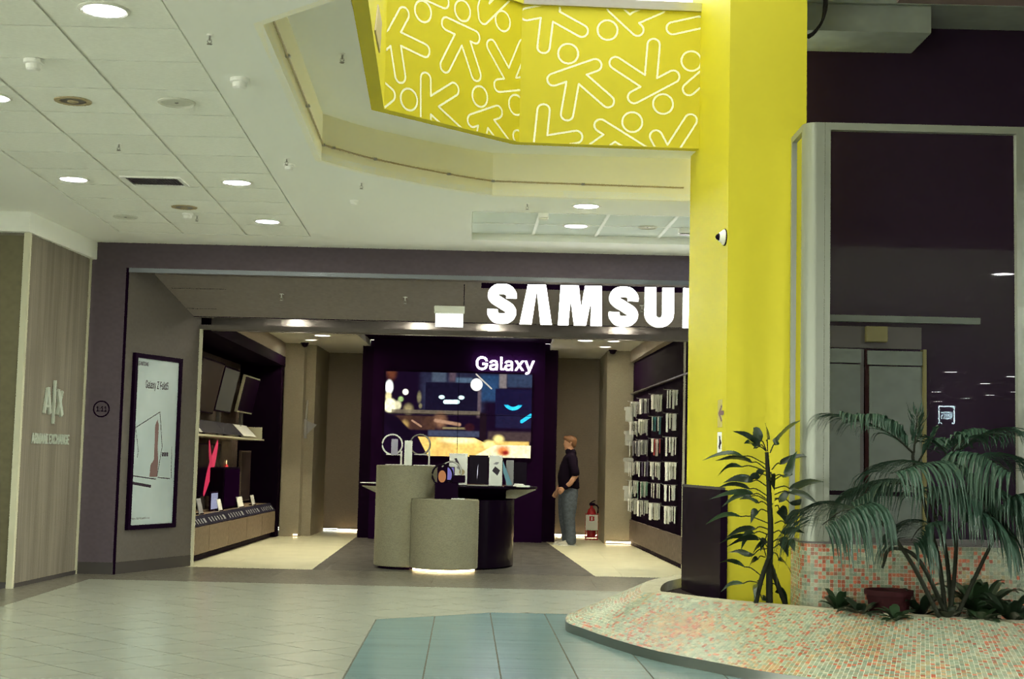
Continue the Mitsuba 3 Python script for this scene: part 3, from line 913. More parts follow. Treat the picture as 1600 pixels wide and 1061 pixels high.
# ================================================================== LEFT DISPLAY IN THE SHOP
FX = -3.86
ys = [17.50, 18.57, 19.85, 21.2, 22.5, 23.75]
nms = ['first from the entrance', 'second from the entrance', 'third from the entrance', 'fourth from the entrance', 'fifth and last, next to the black end panel']
for i in range(5):
    y0, y1 = ys[i] + .004, ys[i + 1] - .004
    k = thing('display_cabinet', f'low brown display cabinet under the screens, {nms[i]}', 'cabinet', 'low display cabinets along the left shop wall')
    part(k, 'body', join([box(-4.54, FX - .022, y0, y1, .09, .444), box(-4.54, FX - .105, y0, y1, .444, .56)]), 'm_cabinet')
    part(k, 'plinth', box(-4.5, FX - .07, y0, y1, 0.0, .09), 'm_black')
    part(k, 'door', cbox(.02, y1 - y0 - .01, .34, .003, (FX - .011, (y0 + y1) / 2, .265)), 'm_cabinet')
    lp = Polygon([(FX, .445), (FX - .09, .565), (FX - .105, .565), (FX - .105, .445)])
    m = prism(lp, 0, y1 - y0)
    m.apply_transform(frame_matrix((0, y1, 0), (1, 0, 0), (0, 0, 1)))
    kk = part(k, 'label_panel', m, 'm_label')
    dirv = np.array([-.09, 0, .12])
    dirv /= np.linalg.norm(dirv)
    sq = []
    for j in range(6):
        yy = y0 + (.12 + .14 * j) * (y1 - y0)
        sq.append(plate(sbox(yy, .03, yy + .055 * (1 + (j == 5)), .10), (FX, 0, .445), (0, 1, 0), dirv, .001, .002))
    part(kk, 'caption', join(sq), 'm_card_grey')
part('wall_shop_left', 'end_panel', box(-4.6, -3.86, 23.85, 24.1, 0, 3.02), 'm_black_board')
part('wall_shop_left', 'soffit', prism(Polygon([(-3.72, 17.46), (-3.84, 24.1), (-4.6, 24.1), (-4.6, 17.46)]), 2.86, 3.02), 'm_black_board')
shelf = thing('wall_shelf', 'pale thin shelf with tilted captions under the upper screens', 'shelf')
part(shelf, 'board', box(-4.55, -4.0, 17.5, 23.2, 1.585, 1.61), 'm_trim_pale')
part(shelf, 'bracket', box(-4.55, -4.02, 23.10, 23.13, 1.61, 1.80), 'm_trim_pale')
lp = Polygon([(-4.09, 1.64), (-4.27, 1.82), (-4.29, 1.82), (-4.11, 1.64)])
for y0, y1, mt in ((17.6, 19.0, 'm_card'), (19.02, 20.6, 'm_label'), (20.62, 21.9, 'm_label'), (21.92, 23.05, 'm_card')):
    m = prism(lp, 0, y1 - y0)
    m.apply_transform(frame_matrix((0, y1, 0), (1, 0, 0), (0, 0, 1)))
    part(shelf, 'caption_panel', m, mt)
    part(shelf, 'caption_foot', box(-4.27, -4.25, (y0 + y1) / 2 - .05, (y0 + y1) / 2 + .05, 1.61, 1.81), 'm_black')


def screen(name, label, cat, x, y0, y1, z0, z1, tilt, frame_mat, face, em=None, stand=True):
    k = thing(name, label, cat)
    w, h = y1 - y0, z1 - z0
    M = trimesh.transformations.rotation_matrix(math.radians(tilt), (0, 1, 0), (x, 0, z0))
    b = cbox(.045, w, h, .006, (x, (y0 + y1) / 2, (z0 + z1) / 2))
    b.apply_transform(M)
    part(k, 'casing', b, frame_mat)
    f = box(x + .023, x + .026, y0 + .025, y1 - .025, z0 + .025, z1 - .025)
    f.apply_transform(M)
    part(k, 'screen_face', f, face, **({'emitter': emit(em)} if em else {}))
    if stand:
        zs = 1.61 if z0 > 1.6 else .56
        part(k, 'foot', cbox(.05, .12, z0 + .02 - zs, .004, (x - .03, (y0 + y1) / 2, (z0 + .02 + zs) / 2)), 'm_metal_dark')
    return k


screen('television', 'bluish lit television on the shelf, half hidden by the entrance jamb', 'television', -4.33, 17.6, 18.85, 1.93, 2.66, 12, 'm_black', 'm_screen_grey')
screen('television', 'dark brown television on the shelf, second from the entrance', 'television', -4.33, 19.1, 20.6, 1.93, 2.68, 12, 'm_black', 'm_screen_dark')
screen('television', 'grey screened television on the shelf, third from the entrance', 'television', -4.33, 20.7, 21.85, 1.98, 2.66, 12, 'm_black', 'm_screen_grey2')
screen('television', 'television with a pale frame and dark screen at the far end of the shelf', 'television', -4.30, 22.25, 23.55, 2.02, 2.62, 12, 'm_trim_pale', 'm_black_gloss')
tv = screen('television', 'black television with a pink crossed ribbon on its screen', 'television', -4.30, 19.35, 21.15, .76, 1.50, 0, 'm_black', 'm_black_gloss')


def on_tv(px, py):
    q = atpl(px, py, (-4.272, 0, 0), (1, 0, 0))
    return q[1], q[2]


def ribbon(pts, w, name, m, em, holder):
    # tapering ribbon on the screen: widest in the middle
    P = spline([on_tv(*p) for p in pts], 16)
    t = np.gradient(P, axis=0)
    t /= np.linalg.norm(t, axis=1, keepdims=True)
    nn = np.stack([-t[:, 1], t[:, 0]], 1)
    ww = (np.sin(np.linspace(.18, math.pi - .12, 16)) ** .7)[:, None] * w
    g = Polygon(np.vstack([P + nn * ww, (P - nn * ww)[::-1]])).buffer(0)
    part(holder, name, plate(g, (-4.272, 0, 0), (0, 1, 0), UZ, 0, .002), 'm_black_gloss', emitter=emit(em))


c7b = lambda x, y: (290 + x / 5.05, 670 + y / 5.05)
ribbon([c7b(255, 100), c7b(222, 240), c7b(180, 370), c7b(140, 525)], .13, 'screen_image', 'm_lamp', [.36, .022, .052], tv)
ribbon([c7b(186, 90), c7b(192, 190), c7b(200, 290), c7b(190, 380)], .075, 'screen_image', 'm_lamp', [.27, .016, .038], tv)
tv2 = thing('tablet', 'small screen showing a red oval, left of the black speaker box', 'tablet')
part(tv2, 'casing', cbox(.03, .62, .74, .006, (-4.31, 21.6, 1.18)), 'm_panel_brown')
ribbon([c7b(318, 290), c7b(322, 380), c7b(312, 470)], .18, 'screen_image', 'm_lamp', [.50, .035, .03], tv2)
ribbon([c7b(320, 252), c7b(321, 265), c7b(320, 280)], .05, 'screen_image', 'm_lamp', [.6, .45, .2], tv2)
part(tv2, 'foot', cbox(.06, .10, .25, .004, (-4.32, 21.6, .685)), 'm_black')
screen('television', 'narrow dark television beside the entrance jamb under the shelf', 'television', -4.28, 17.7, 18.9, .66, 1.45, 0, 'm_black', 'm_screen_dark', stand=False)
k = thing('tablet', 'bluish lit little screen at the foot of the pink ribbon television', 'tablet')
part(k, 'casing', cbox(.02, .5, .26, .004, (-4.10, 19.9, .70)), 'm_black')
part(k, 'screen_face', box(-4.089, -4.087, 19.68, 20.12, .59, .81), 'm_black_gloss', emitter=emit([.16, .17, .24]))
k = thing('speaker_box', 'black cube shaped speaker on the display cabinets', 'speaker')
part(k, 'body', cbox(.20, 1.2, .60, .01, (-4.17, 21.0, .862)), 'm_black_board')
part(k, 'front', cbox(.008, 1.12, .54, .003, (-4.066, 21.0, .862)), 'm_black_matt')
screen('television', 'brown grey flat panel standing at the far end of the cabinets', 'television', -4.32, 22.9, 23.75, .60, 1.42, 0, 'm_panel_brown', 'm_screen_dark', stand=False)
for px0, pyb, pyt, lb in ((272, 638, 545, 'white tilted price card on the cabinets, second from the entrance'), (432, 615, 530, 'widest white price card on the cabinets, in front of the speaker box'), (533, 598, 517, 'white price card on the cabinets right of the speaker box'), (658, 585, 512, 'last white price card at the dark end of the cabinets'), (118, 665, 540, 'grey price card on the cabinets nearest to the entrance')):
    a = atpl(*c7b(px0, pyb), (-4.03, 0, 0), (1, 0, 0))
    d = a[1]
    w = .42 if 'widest' in lb else .24
    hgt = (pyb - pyt) / 5.05 * d / F
    k = thing('price_card', lb, 'price card', 'price cards on the left display')
    m = cbox(.012, w, hgt, .002, (0, 0, hgt / 2))
    m.apply_transform(trimesh.transformations.rotation_matrix(math.radians(-14), (0, 1, 0)))
    m.apply_translation((-4.02, d, .562))
    part(k, 'card', m, 'm_card' if 'grey' not in lb else 'm_card_grey')
    part(k, 'foot', cbox(.08, w * .8, .012, .002, (-4.04, d, .568)), 'm_black')

# left pillar: flyers and a door handle
k = thing('flyer_holder', 'white flyers in a holder on the left shop pillar', 'flyer holder')
q = aty(481, 668, 24.36)
part(k, 'tray', cbox(.05, .06, .34, .004, (q[0] - .04, 24.37, q[2] - .02)), 'm_metal_dark')
part(k, 'flyer', plate(Polygon([(-.02, -.14), (-.02, .12), (.17, .05)]), (q[0] - .015, 24.36, q[2]), UX, UZ, 0, .006), 'm_card_grey')
q2 = aty(479, 640, 24.33)
k = thing('pull_handle', 'long steel pull handle on the edge of the left shop pillar', 'handle')
part(k, 'bar', tube([(q2[0], 24.33, q2[2] - .16), (q2[0] + .01, 24.33, q2[2] + .16)], .017, 8), 'm_metal', smooth=True)
part(k, 'post', tube([(q2[0], 24.33, q2[2] - .12), (q2[0], 24.41, q2[2] - .12)], .012, 8), 'm_metal')
part(k, 'post', tube([(q2[0] + .008, 24.33, q2[2] + .12), (q2[0] + .008, 24.41, q2[2] + .12)], .012, 8), 'm_metal')
for px, py, lb in ((477, 538, 'black dome camera over the left shop pillar'), (957, 552, 'black dome camera over the right shop pillar')):
    q = aty(px, py, 24.0)
    k = thing('dome_camera', lb, 'camera')
    part(k, 'base', disc(.07, .02, (q[0], 23.95, CZ - .01), 20), 'm_black')
    part(k, 'dome', lathe([(0, -.075), (.03, -.068), (.05, -.045), (.058, -.015), (0, -.015)], 20, (q[0], 23.95, CZ)), 'm_black_gloss', smooth=40)
for px, py, z, lb in ((486, 531, CZ, 'round downlight over the left shop pillar'), (959, 533, CZ, 'upper round downlight in the white ceiling right of the black feature wall'), (946, 542, CZ, 'lower round downlight in the white ceiling right of the black feature wall'),
                      (619, 534.5, CZ + .10, 'left round downlight in the black canopy'), (787, 540, CZ + .10, 'right round downlight in the black canopy')):
    p = atz(px, py, z)
    k = thing('shop_downlight', lb, 'ceiling light')
    part(k, 'trim_ring', lathe([(.085, -.006), (.10, -.012), (.115, -.004), (.115, 0), (.085, 0)], 24, (p[0], p[1], z + .003)), 'm_white')
    part(k, 'lens', disc(.085, .006, (p[0], p[1], z), 24), 'm_lamp', emitter=emit(SHOP, 1.0))
for i, (x, y) in enumerate(((-2.95, 18.6), (-2.95, 20.6), (-3.0, 22.4), (1.25, 18.4), (1.2, 20.4), (1.15, 22.2), (-.9, 19.4))):
    zc_ = CZ if abs(x + .9) > 1 else CZ + .10
    fixed_lamp(x, y, 'round downlight in the shop ceiling, hidden from the hall by the lintel', 'shop downlights hidden by the lintel', z=zc_, col=[60, 53, 37], weight=1.0)
    scene[f'shop_beam_{i:03d}'] = {'type': 'spot', 'cutoff_angle': 44.0, 'beam_width': 24.0, 'sampling_weight': 1.5, 'to_world': T().look_at(origin=[x, y, zc_ - .02], target=[x, y, 0], up=[0, 1, 0]),
                                   'intensity': rgb(SHOP_BEAM if abs(x + .9) > 1 else [5, 4.6, 3.4])}
k = thing('track_light', 'short steel light track in the black canopy', 'track light')
p = atz(718, 536, CZ + .1)
part(k, 'rail', cbox(.36, .03, .03, .003, (p[0], p[1], CZ + .08)), 'm_metal_dark')
part(k, 'spot', tube([(p[0] - .08, p[1], CZ + .06), (p[0] + .06, p[1] - .03, CZ + .03)], .022, 10), 'm_metal_dark')

# ================================================================== VIDEO WALL
VX0, VX1, VZ0, VZ1, VY = -2.115, .357, 1.404, 2.812, 23.93


def screen_picture(p, n, uv):
    cx = 132 + uv.x * 1228
    cy = 290 + (1 - uv.y) * 695
    st = lambda a, b, v: mikit.smoothstep(a, b, v)

    def rect(x0, x1, y0, y1, f=8.0):
        return st(x0 - f, x0 + f, cx) * (1 - st(x1 - f, x1 + f, cx)) * st(y0 - f, y0 + f, cy) * (1 - st(y1 - f, y1 + f, cy))

    def blob(x, y, rx, ry, f=.25):
        d = dr.sqrt(dr.square((cx - x) / rx) + dr.square((cy - y) / ry))
        return 1 - st(1 - f, 1 + f, d)

    def seg(x0, y0, x1, y1, r, f=4.0):
        dx, dy = x1 - x0, y1 - y0
        t = dr.clip(((cx - x0) * dx + (cy - y0) * dy) / (dx * dx + dy * dy), 0, 1)
        d = dr.sqrt(dr.square(cx - x0 - t * dx) + dr.square(cy - y0 - t * dy))
        return 1 - st(r - f, r + f, d)
    c = mi.Color3f(.012, .006, .022)
    nz = mikit.fbm(cx * .012, cy * .012, 0, 3)

    def lay(col, m):
        nonlocal c
        c = c * (1 - m) + mi.Color3f(*col) * m
    lay((.035, .040, .075), rect(430, 960, 280, 620, 40) * (.5 + .8 * nz))
    lay((.10, .13, .17), rect(520, 640, 280, 370, 14) * .8)
    lay((.14, .10, .12), rect(665, 720, 270, 365, 16) * .8)
    lay((.10, .15, .21), rect(720, 860, 330, 372, 12))
    lay((.035, .085, .17), rect(930, 1085, 300, 520, 24))
    lay((.30, .27, .26), rect(1085, 1148, 290, 410, 10) * .75)
    lay((.045, .07, .12), rect(1150, 1365, 290, 400, 14))
    lay((.22, .16, .16), rect(905, 935, 420, 660, 14) * .6)
    lay((.16, .06, .03), blob(180, 300, 40, 60, .6))
    lay((.95, 1.0, .95), blob(165, 420, 34, 58))
    lay((.80, .72, .42), blob(160, 500, 24, 40, .5))
    lay((.95, .92, .62), blob(178, 575, 56, 58))
    lay((1.0, .98, .85), blob(302, 459, 25, 25))
    lay((.40, .55, .25), blob(264, 520, 22, 22, .4))
    lay((.65, .62, .42), blob(242, 570, 28, 36, .4))
    lay((.35, .30, .16), blob(330, 600, 36, 40, .6))
    lay((.22, .20, .12), blob(418, 500, 18, 44, .5))
    lay((.24, .22, .13), blob(430, 572, 14, 20, .5))
    lay((.20, .17, .12), rect(190, 930, 605, 640, 5) * .8)
    lay((.012, .012, .032), rect(470, 905, 374, 604, 4))
    lay((.72, 1.0, .98), blob(606, 495, 25, 17) + blob(770, 495, 26, 17))
    lay((.72, 1.0, .98), seg(637, 534, 740, 532, 18, 3))
    lay((1.0, 1.0, .92), blob(895, 385, 50, 52, .10))
    lay((.55, .52, .45), seg(890, 298, 1020, 415, 6, 3))
    lay((.012, .014, .050), rect(1055, 1365, 415, 628, 6))
    lay((.020, .022, .060), rect(1060, 1365, 628, 740, 10))
    a = dr.sqrt(dr.square(cx - 1205) + dr.square(cy - 505))
    lay((.05, .62, .95), (1 - st(12, 18, dr.abs(a - 72))) * st(540, 556, cy))
    lay((.05, .62, .95), seg(1280, 682, 1355, 630, 15, 3) * st(1262, 1272, cx))
    lay((.10, .055, .035), rect(215, 560, 655, 770, 10) * (.4 + nz))
    lay((.42, .30, .12), blob(305, 730, 28, 34, .7))
    lay((.26, .15, .09), blob(600, 690, 50, 60, .6))
    lay((.42, .27, .18), seg(365, 695, 440, 742, 8) + seg(560, 690, 760, 720, 14, 8))
    lay((.26, .22, .12), rect(620, 820, 742, 760, 5))
    lay((.05, .015, .02), blob(845, 742, 42, 34, .3))
    lay((.10, .12, .18), rect(500, 930, 772, 820, 10) * .7)
    lay((.006, .004, .014), seg(130, 640, 330, 830, 55, 10) * st(640, 680, cy))
    lay((.020, .012, .016), rect(930, 985, 620, 860, 8))
    lay((.09, .065, .06), rect(1000, 1365, 770, 850, 14))
    gold = st(822, 832, cy) * st(410, 425, cx - (cy - 830) * .55) * (1 - st(0, 12, cx - 1000 + dr.maximum(0, 880 - cy) * 2.2))
    lay((.86, .60, .20), gold * (.7 + .5 * nz))
    lay((.92, .84, .50), gold * blob(760, 850, 140, 26, .6))
    lay((.75, .55, .18), rect(1010, 1345, 850, 890, 10))
    lay((1.0, .85, .35), blob(1090, 832, 40, 30, .6) + blob(1010, 880, 46, 34, .5))
    lay((.88, .82, .52), st(0, 14, cy - 985 + (cx - 860) * .55) * st(860, 880, cx) * st(876, 886, cy))
    lay((.90, .84, .55), rect(1170, 1345, 884, 990, 6))
    lay((.70, .22, .05), blob(1130, 930, 52, 40, .6) * .9)
    lay((.30, .03, .02), blob(1150, 945, 26, 18, .7))
    n2 = mikit.fbm(cx * .05, cy * .05, 4, 4)
    c = c * (.72 + .56 * n2)
    return mi.Color3f(dr.power(dr.maximum(c.x, 1e-5), 1.25), dr.power(dr.maximum(c.y, 1e-5), 1.25), dr.power(dr.maximum(c.z, 1e-5), 1.25)) * .84


PIC = mikit.proc(screen_picture)
vw = thing('video_wall', 'large lit video wall of four screens showing a blurred desk at night', 'video wall')
part(vw, 'frame', box(VX0 - .03, VX1 + .03, VY + .004, 24.0, VZ0 - .03, VZ1 + .03), 'm_black')
xm, zm = (VX0 + VX1) / 2, (VZ0 + VZ1) / 2
for x0, x1 in ((VX0, xm - .004), (xm + .004, VX1)):
    for z0, z1 in ((VZ0, zm - .004), (zm + .004, VZ1)):
        kk = part(vw, 'screen_panel', box(x0, x1, VY - .003, VY + .004, z0, z1), 'm_black')
        quad = trimesh.Trimesh([(x0, VY - .004, z0), (x1, VY - .004, z0), (x1, VY - .004, z1), (x0, VY - .004, z1)], [(0, 1, 2), (0, 2, 3)], process=False)
        uvq = [((x - VX0) / (VX1 - VX0), (z - VZ0) / (VZ1 - VZ0)) for x, z in ((x0, z0), (x1, z0), (x1, z1), (x0, z1))]
        part(kk, 'picture', quad, 'm_black', uv=np.array(uvq), emitter={'type': 'area', 'sampling_weight': .3, 'radiance': PIC})
q0, q1 = aty(743, 577, 23.9), aty(835, 579, 23.9)
k = thing('feature_sign', 'white glowing rounded lettering over the video wall', 'illuminated sign')
part(k, 'lettering', text_on('Galaxy', .215, (q0[0], 23.94, q0[2] + .0), UX, UZ, .03, True, width=q1[0] - q0[0]), 'm_lamp', emitter=emit([4.0, 3.7, 4.2]))
part(k, 'rail', box(q0[0], q1[0], 23.945, 24.0, q0[2] + .05, q0[2] + .08), 'm_black')

# ================================================================== COUNTER GROUP
def cyl(cx, cy, r, z0, z1, n=96):
    return m3.Manifold.cylinder(z1 - z0, r, r, n).translate((float(cx), float(cy), float(z0)))


def pedestal(name, label, cx, cy, r, h, z0=.03, cut=None):
    k = thing(name, label, 'pedestal')
    prof = [(0, z0), (r - .008, z0), (r, z0 + .01), (r, h - .012), (r - .012, h), (0, h)]
    m = m3.Manifold.revolve(m3.CrossSection([prof]), 96).translate((float(cx), float(cy), 0.0))
    part(k, 'drum', m if cut is None else m - cut, 'm_concrete', smooth=35)
    return k


def px_x(px, Y):
    return aty(px, 714, Y)[0]


yt, ys_ = 17.86, 17.56
xl, xr = px_x(589, yt), px_x(684, yt)
rt_ = (xr - xl) / 2
cT = ((xl + xr) / 2, yt)
xl, xr = px_x(645, ys_), px_x(750.5, ys_)
rs = (xr - xl) / 2
cS = ((xl + xr) / 2, ys_)
hS = aty(698, 781, ys_ - rs)[2]
bite = cyl(*cS, rs + .004, -.1, hS + .004)
k = pedestal('round_pedestal', 'taller round concrete display pedestal at the left', *cT, rt_, aty(636, 727.5, yt - rt_)[2], cut=bite)
part(k, 'foot', cyl(*cT, rt_ - .06, 0, .03) - bite, 'm_black')
k = pedestal('round_pedestal', 'shorter round concrete display pedestal in front with a lit foot', *cS, rs, hS, .035)
part(k, 'foot', disc(rs - .10, .035, (*cS, .0175), 40), 'm_black')
part(k, 'glowing_foot', lathe([(rs - .055, .004), (rs - .035, .004), (rs - .035, .03), (rs - .055, .03), (rs - .055, .004)], 60, (*cS, 0)), 'm_lamp', emitter=emit([3.2, 2.4, 1.2]))
tb = thing('round_table', 'black oval display table with a drum base behind the pedestals', 'table')
TX, TY, TZ = -.77, 18.95, 1.02


def ellipse(a, b, n=72):
    return [(a * math.cos(t), b * math.sin(t)) for t in np.linspace(0, 2 * math.pi, n, endpoint=False)]


def loft(secs, at):
    """closed surface through sections [(z, a, b)] of ellipses"""
    n = 72
    v = []
    for z, a, b in secs:
        v += [(x, y, z) for x, y in ellipse(a, b, n)]
    v += [(0, 0, secs[0][0]), (0, 0, secs[-1][0])]
    f = []
    for i in range(len(secs) - 1):
        for j in range(n):
            a0, a1 = i * n + j, i * n + (j + 1) % n
            f += [(a0, a1, a1 + n), (a0, a1 + n, a0 + n)]
    c0, c1 = len(v) - 2, len(v) - 1
    for j in range(n):
        f += [(c0, (j + 1) % n, j), (c1, (len(secs) - 1) * n + j, (len(secs) - 1) * n + (j + 1) % n)]
    m = trimesh.Trimesh(v, f, process=False)
    m.apply_translation(at)
    return m


hT = aty(636, 727.5, yt - rt_)[2]
biteT = cyl(*cT, rt_ + .004, -.1, hT + .1) + bite


def oval(secs, cx, cy):
    """solid through stacked ellipses (z, a, b)"""
    r = None
    for (z0, a0, b0), (z1, a1, b1) in zip(secs, secs[1:]):
        h = m3.Manifold.hull_points(np.array([(cx + x, cy + y, z) for z, a, b in ((z0, a0, b0), (z1, a1, b1)) for x, y in ellipse(a, b)]))
        r = h if r is None else r + h
    return r


part(tb, 'top', oval([(TZ - .03, 1.14, .95), (TZ - .024, 1.15, .96), (TZ - .002, 1.15, .96), (TZ, 1.145, .955)], TX, TY) - biteT, 'm_black_gloss', smooth=35)
part(tb, 'underside', oval([(TZ - .16, .78, .66), (TZ - .031, 1.02, .88)], TX, TY) - biteT, 'm_black', smooth=35)
for sgn in (-1, 1):
    g = Polygon([(sgn * 1.125, -.031), (sgn * .74, -.031), (sgn * .74, -.15), (sgn * .86, -.15)])
    part(tb, 'end_wedge', plate(g, (TX, TY - .3, TZ), (1, 0, 0), (0, 0, 1), -.5, .25), 'm_concrete', label='pale tapered end under the table top')
part(tb, 'base', oval([(0.0, .80, .97), (.02, .83, 1.0), (TZ - .17, .83, 1.0)], TX + .02, 18.6) - biteT, 'm_black_gloss', smooth=35)
tr_ = [(24, 0)]


def ring_stand(label, px, py, Y, rpx, zbase, mt, tilt=0.0, phone=None, post=True):
    q = aty(px, py, Y)
    r = rpx * Y / F
    k = thing('ring_stand', label, 'display stand')
    pts = [(q[0] + r * math.cos(t), Y + tilt * math.cos(t) * r, q[2] + r * math.sin(t)) for t in np.linspace(0, 2 * math.pi, 41)]
    part(k, 'ring', tube(pts, .011, 8), mt, smooth=True)
    if post:
        part(k, 'post', box(q[0] + r * .85, q[0] + r * .85 + .022, Y - .01, Y + .01, zbase + .01, q[2] - r * .6), mt)
        part(k, 'cross_bar', box(q[0] - r * .6, q[0] + r * .85 + .022, Y - .012, Y + .012, q[2] - r * 1.06, q[2] - r * .96), mt)
        part(k, 'foot', cbox(r * 2.2, .10, .012, .003, (q[0] + r * .5, Y, zbase + .006)), 'm_white')
    else:
        part(k, 'foot', cbox(.06, .04, .012, .003, (q[0], Y, q[2] - r)), mt)
    return k, q, r


k, q, r = ring_stand('white ring display stand on the taller pedestal', 613, 694.5, yt, 15.5, hT, 'm_white')
ph = solo('phone', cbox(.085, .012, .20, .004, (q[0] + .03, yt - .015, q[2] - .03)), 'm_screen_violet', 'phone with a violet grey screen inside the white ring stand', 'phone')
k2, q2_, r2 = ring_stand('thin dark ring display stand on the taller pedestal', 656.5, 694.5, yt + .05, 15.5, hT, 'm_metal_dark')
q = aty(638, 706, yt - .15)
solo('product_box', cbox(.095, .07, .31, .004, (q[0], yt - .15, hT + .155)), 'm_card', 'upright narrow white box on the taller pedestal between two rings', 'box')
q = aty(700, 750, 17.56)
k = thing('display_cube', 'black cube stand on the shorter pedestal', 'display stand')
part(k, 'cube', cbox(.28, .26, .20, .006, (aty(698, 765, 17.56)[0], 17.56, hS + .10)), 'm_black')
part(k, 'step', cbox(.16, .2, .09, .004, (aty(716, 755, 17.56)[0], 17.58, hS + .245)), 'm_black')
zc_ = hS + .20
k, q, r = ring_stand('black ring display stand holding a phone on the black cube', 691.5, 742, 17.47, 16.0, hS + .20, 'm_black_gloss', post=False)
k, q_, r = ring_stand('thin silver ring display stand behind the black ring', 705, 737, 17.62, 15.5, hS + .20, 'm_metal', post=False)
k = thing('phone', 'phone with an orange planet picture inside the black ring stand', 'phone')
part(k, 'body', cbox(.105, .010, .19, .004, (q[0] + .005, 17.49, q[2])), 'm_black')
part(k, 'screen_image', plate(Point(0, 0).buffer(.05), (0, 0, 0), UX, UZ, 0, .001).apply_transform(np.diag([.95, 1, 1.5, 1])).apply_translation((q[0] - .005, 17.482, q[2] - .02)), 'm_black_gloss', emitter=emit([.24, .10, .035]))
k = thing('phone', 'phone with a blue violet picture right of the orange planet phone', 'phone')
part(k, 'body', cbox(.10, .010, .18, .004, (q[0] + .095, 17.55, q[2] + .01)), 'm_black')
part(k, 'screen_image', box(q[0] + .055, q[0] + .135, 17.542, 17.544, q[2] - .06, q[2] + .09), 'm_black_gloss', emitter=emit([.10, .09, .25]))
solo('white_plate', cbox(.16, .12, .014, .003, (aty(716, 778, 17.5)[0], 17.42, hS + .007)), 'm_white', 'thin white plate on the shorter pedestal beside the black cube', 'plate')
# things on the black table
Yt = 18.30


def standee(label, x0, x1, y0, y1, Y, prints):
    a, b = aty(x0, y1, Y), aty(x1, y0, Y)
    k = thing('product_card', label, 'display card')
    h = b[2] - TZ
    part(k, 'card', cbox(b[0] - a[0], .02, h, .003, ((a[0] + b[0]) / 2, Y, TZ + h / 2 + .001)), 'm_card')
    for nm, pts, m in prints:
        g = Polygon([(aty(*p, Y)[0], aty(*p, Y)[2]) for p in pts])
        part(k, nm, plate(g, (0, Y - .0105, 0), UX, UZ, 0, .001), m)
    part(k, 'foot', cbox(b[0] - a[0] + .02, .08, .01, .002, ((a[0] + b[0]) / 2, Y + .02, TZ + .005)), 'm_black')


c4 = lambda x, y: (660 + x / 9.412, 690 + y / 9.412)
circ = lambda x, y, r: [c4(x + r * math.cos(t), y + r * math.sin(t)) for t in np.linspace(0, 6.28, 18)]
standee('white card with a printed watch on the black table', 701, 731, 709, 757, Yt, [('printed_watch', circ(580, 450, 44), 'm_brass'), ('printed_strap', [c4(500, 380), c4(540, 345), c4(575, 390), c4(540, 420)], 'm_card_grey'), ('printed_strap', [c4(470, 250), c4(505, 245), c4(550, 340), c4(515, 345)], 'm_ink')])
standee('white card with a printed grey device on the black table', 763.5, 785.5, 712, 758, Yt, [('printed_device', [c4(1025, 430), c4(1070, 365), c4(1145, 425), c4(1100, 500)], 'm_ink'), ('printed_device', [c4(1045, 330), c4(1085, 300), c4(1135, 310), c4(1095, 340)], 'm_card_grey')])
a, b = aty(732, 757, Yt + .05), aty(763, 713, Yt + .05)
k = thing('laptop', 'open black laptop between the two white cards', 'laptop')
part(k, 'lid', cbox(b[0] - a[0], .015, b[2] - TZ - .02, .004, ((a[0] + b[0]) / 2, Yt + .05, (b[2] + TZ) / 2 + .02)), 'm_black_gloss')
part(k, 'keyboard', cbox(b[0] - a[0] + .02, .22, .018, .004, ((a[0] + b[0]) / 2, Yt - .08, TZ + .012)), 'm_metal_dark')
part(k, 'screen_image', plate(Polygon([(-.006, -.10), (.004, -.02), (.006, .10), (-.004, .02)]), ((a[0] + b[0]) / 2 - .01, Yt + .042, b[2] - .20), UX, UZ, 0, .001), 'm_black_gloss', emitter=emit([.5, .5, .55]))
k = thing('tablet', 'slate blue tablet leaning beside the white device card', 'tablet')
a, b = aty(787, 719, Yt - .05), aty(797, 758, Yt - .05)
g = Polygon([(aty(*c4(*p), Yt - .05)[0], aty(*c4(*p), Yt - .05)[2]) for p in ((1185, 285), (1320, 630), (1245, 640), (1185, 440))])
part(k, 'body', plate(g, (0, Yt - .05, 0), UX, UZ, -.02, .02), 'm_blue_slate')
part(k, 'foot', cbox(.16, .12, .01, .003, (b[0], Yt - .02, TZ + .006)), 'm_black')
a = aty(797, 719, Yt + .2)
solo('price_card', cbox(.10, .012, a[2] - TZ, .002, (a[0] - .0, Yt + .2, (a[2] + TZ) / 2)), 'm_card_grey', 'small pale card behind the slate blue tablet', 'price card')
a, b = aty(800, 757, Yt + .25), aty(820, 722, Yt + .25)
k = thing('laptop', 'open black laptop at the right end of the black table', 'laptop')
part(k, 'lid', cbox(b[0] - a[0] + .02, .015, b[2] - TZ - .02, .004, ((a[0] + b[0]) / 2 + .02, Yt + .25, (b[2] + TZ) / 2 + .01)), 'm_black_gloss')
part(k, 'keyboard', cbox(b[0] - a[0] + .04, .22, .016, .004, ((a[0] + b[0]) / 2 + .02, Yt + .10, TZ + .01)), 'm_black')
k = thing('phone_case', 'white curved gadget lying at the right end of the black table', 'gadget')
a = aty(817, 758, Yt - .0)
part(k, 'body', cbox(.22, .14, .022, .008, (a[0] - .02, Yt, TZ + .012)), 'm_card')
part(k, 'lid', cbox(.13, .10, .02, .008, (a[0] - .05, Yt, TZ + .033)), 'm_card')
k = thing('leaflet', 'white leaflet lying at the left end of the black table', 'leaflet')
a = aty(575, 754, 18.5)
part(k, 'sheet', cbox(.20, .16, .012, .002, (a[0], 18.55, TZ + .007)), 'm_card')
part(k, 'clip', cbox(.03, .03, .008, .001, (a[0] + .05, 18.55, TZ + .016)), 'm_metal_dark')

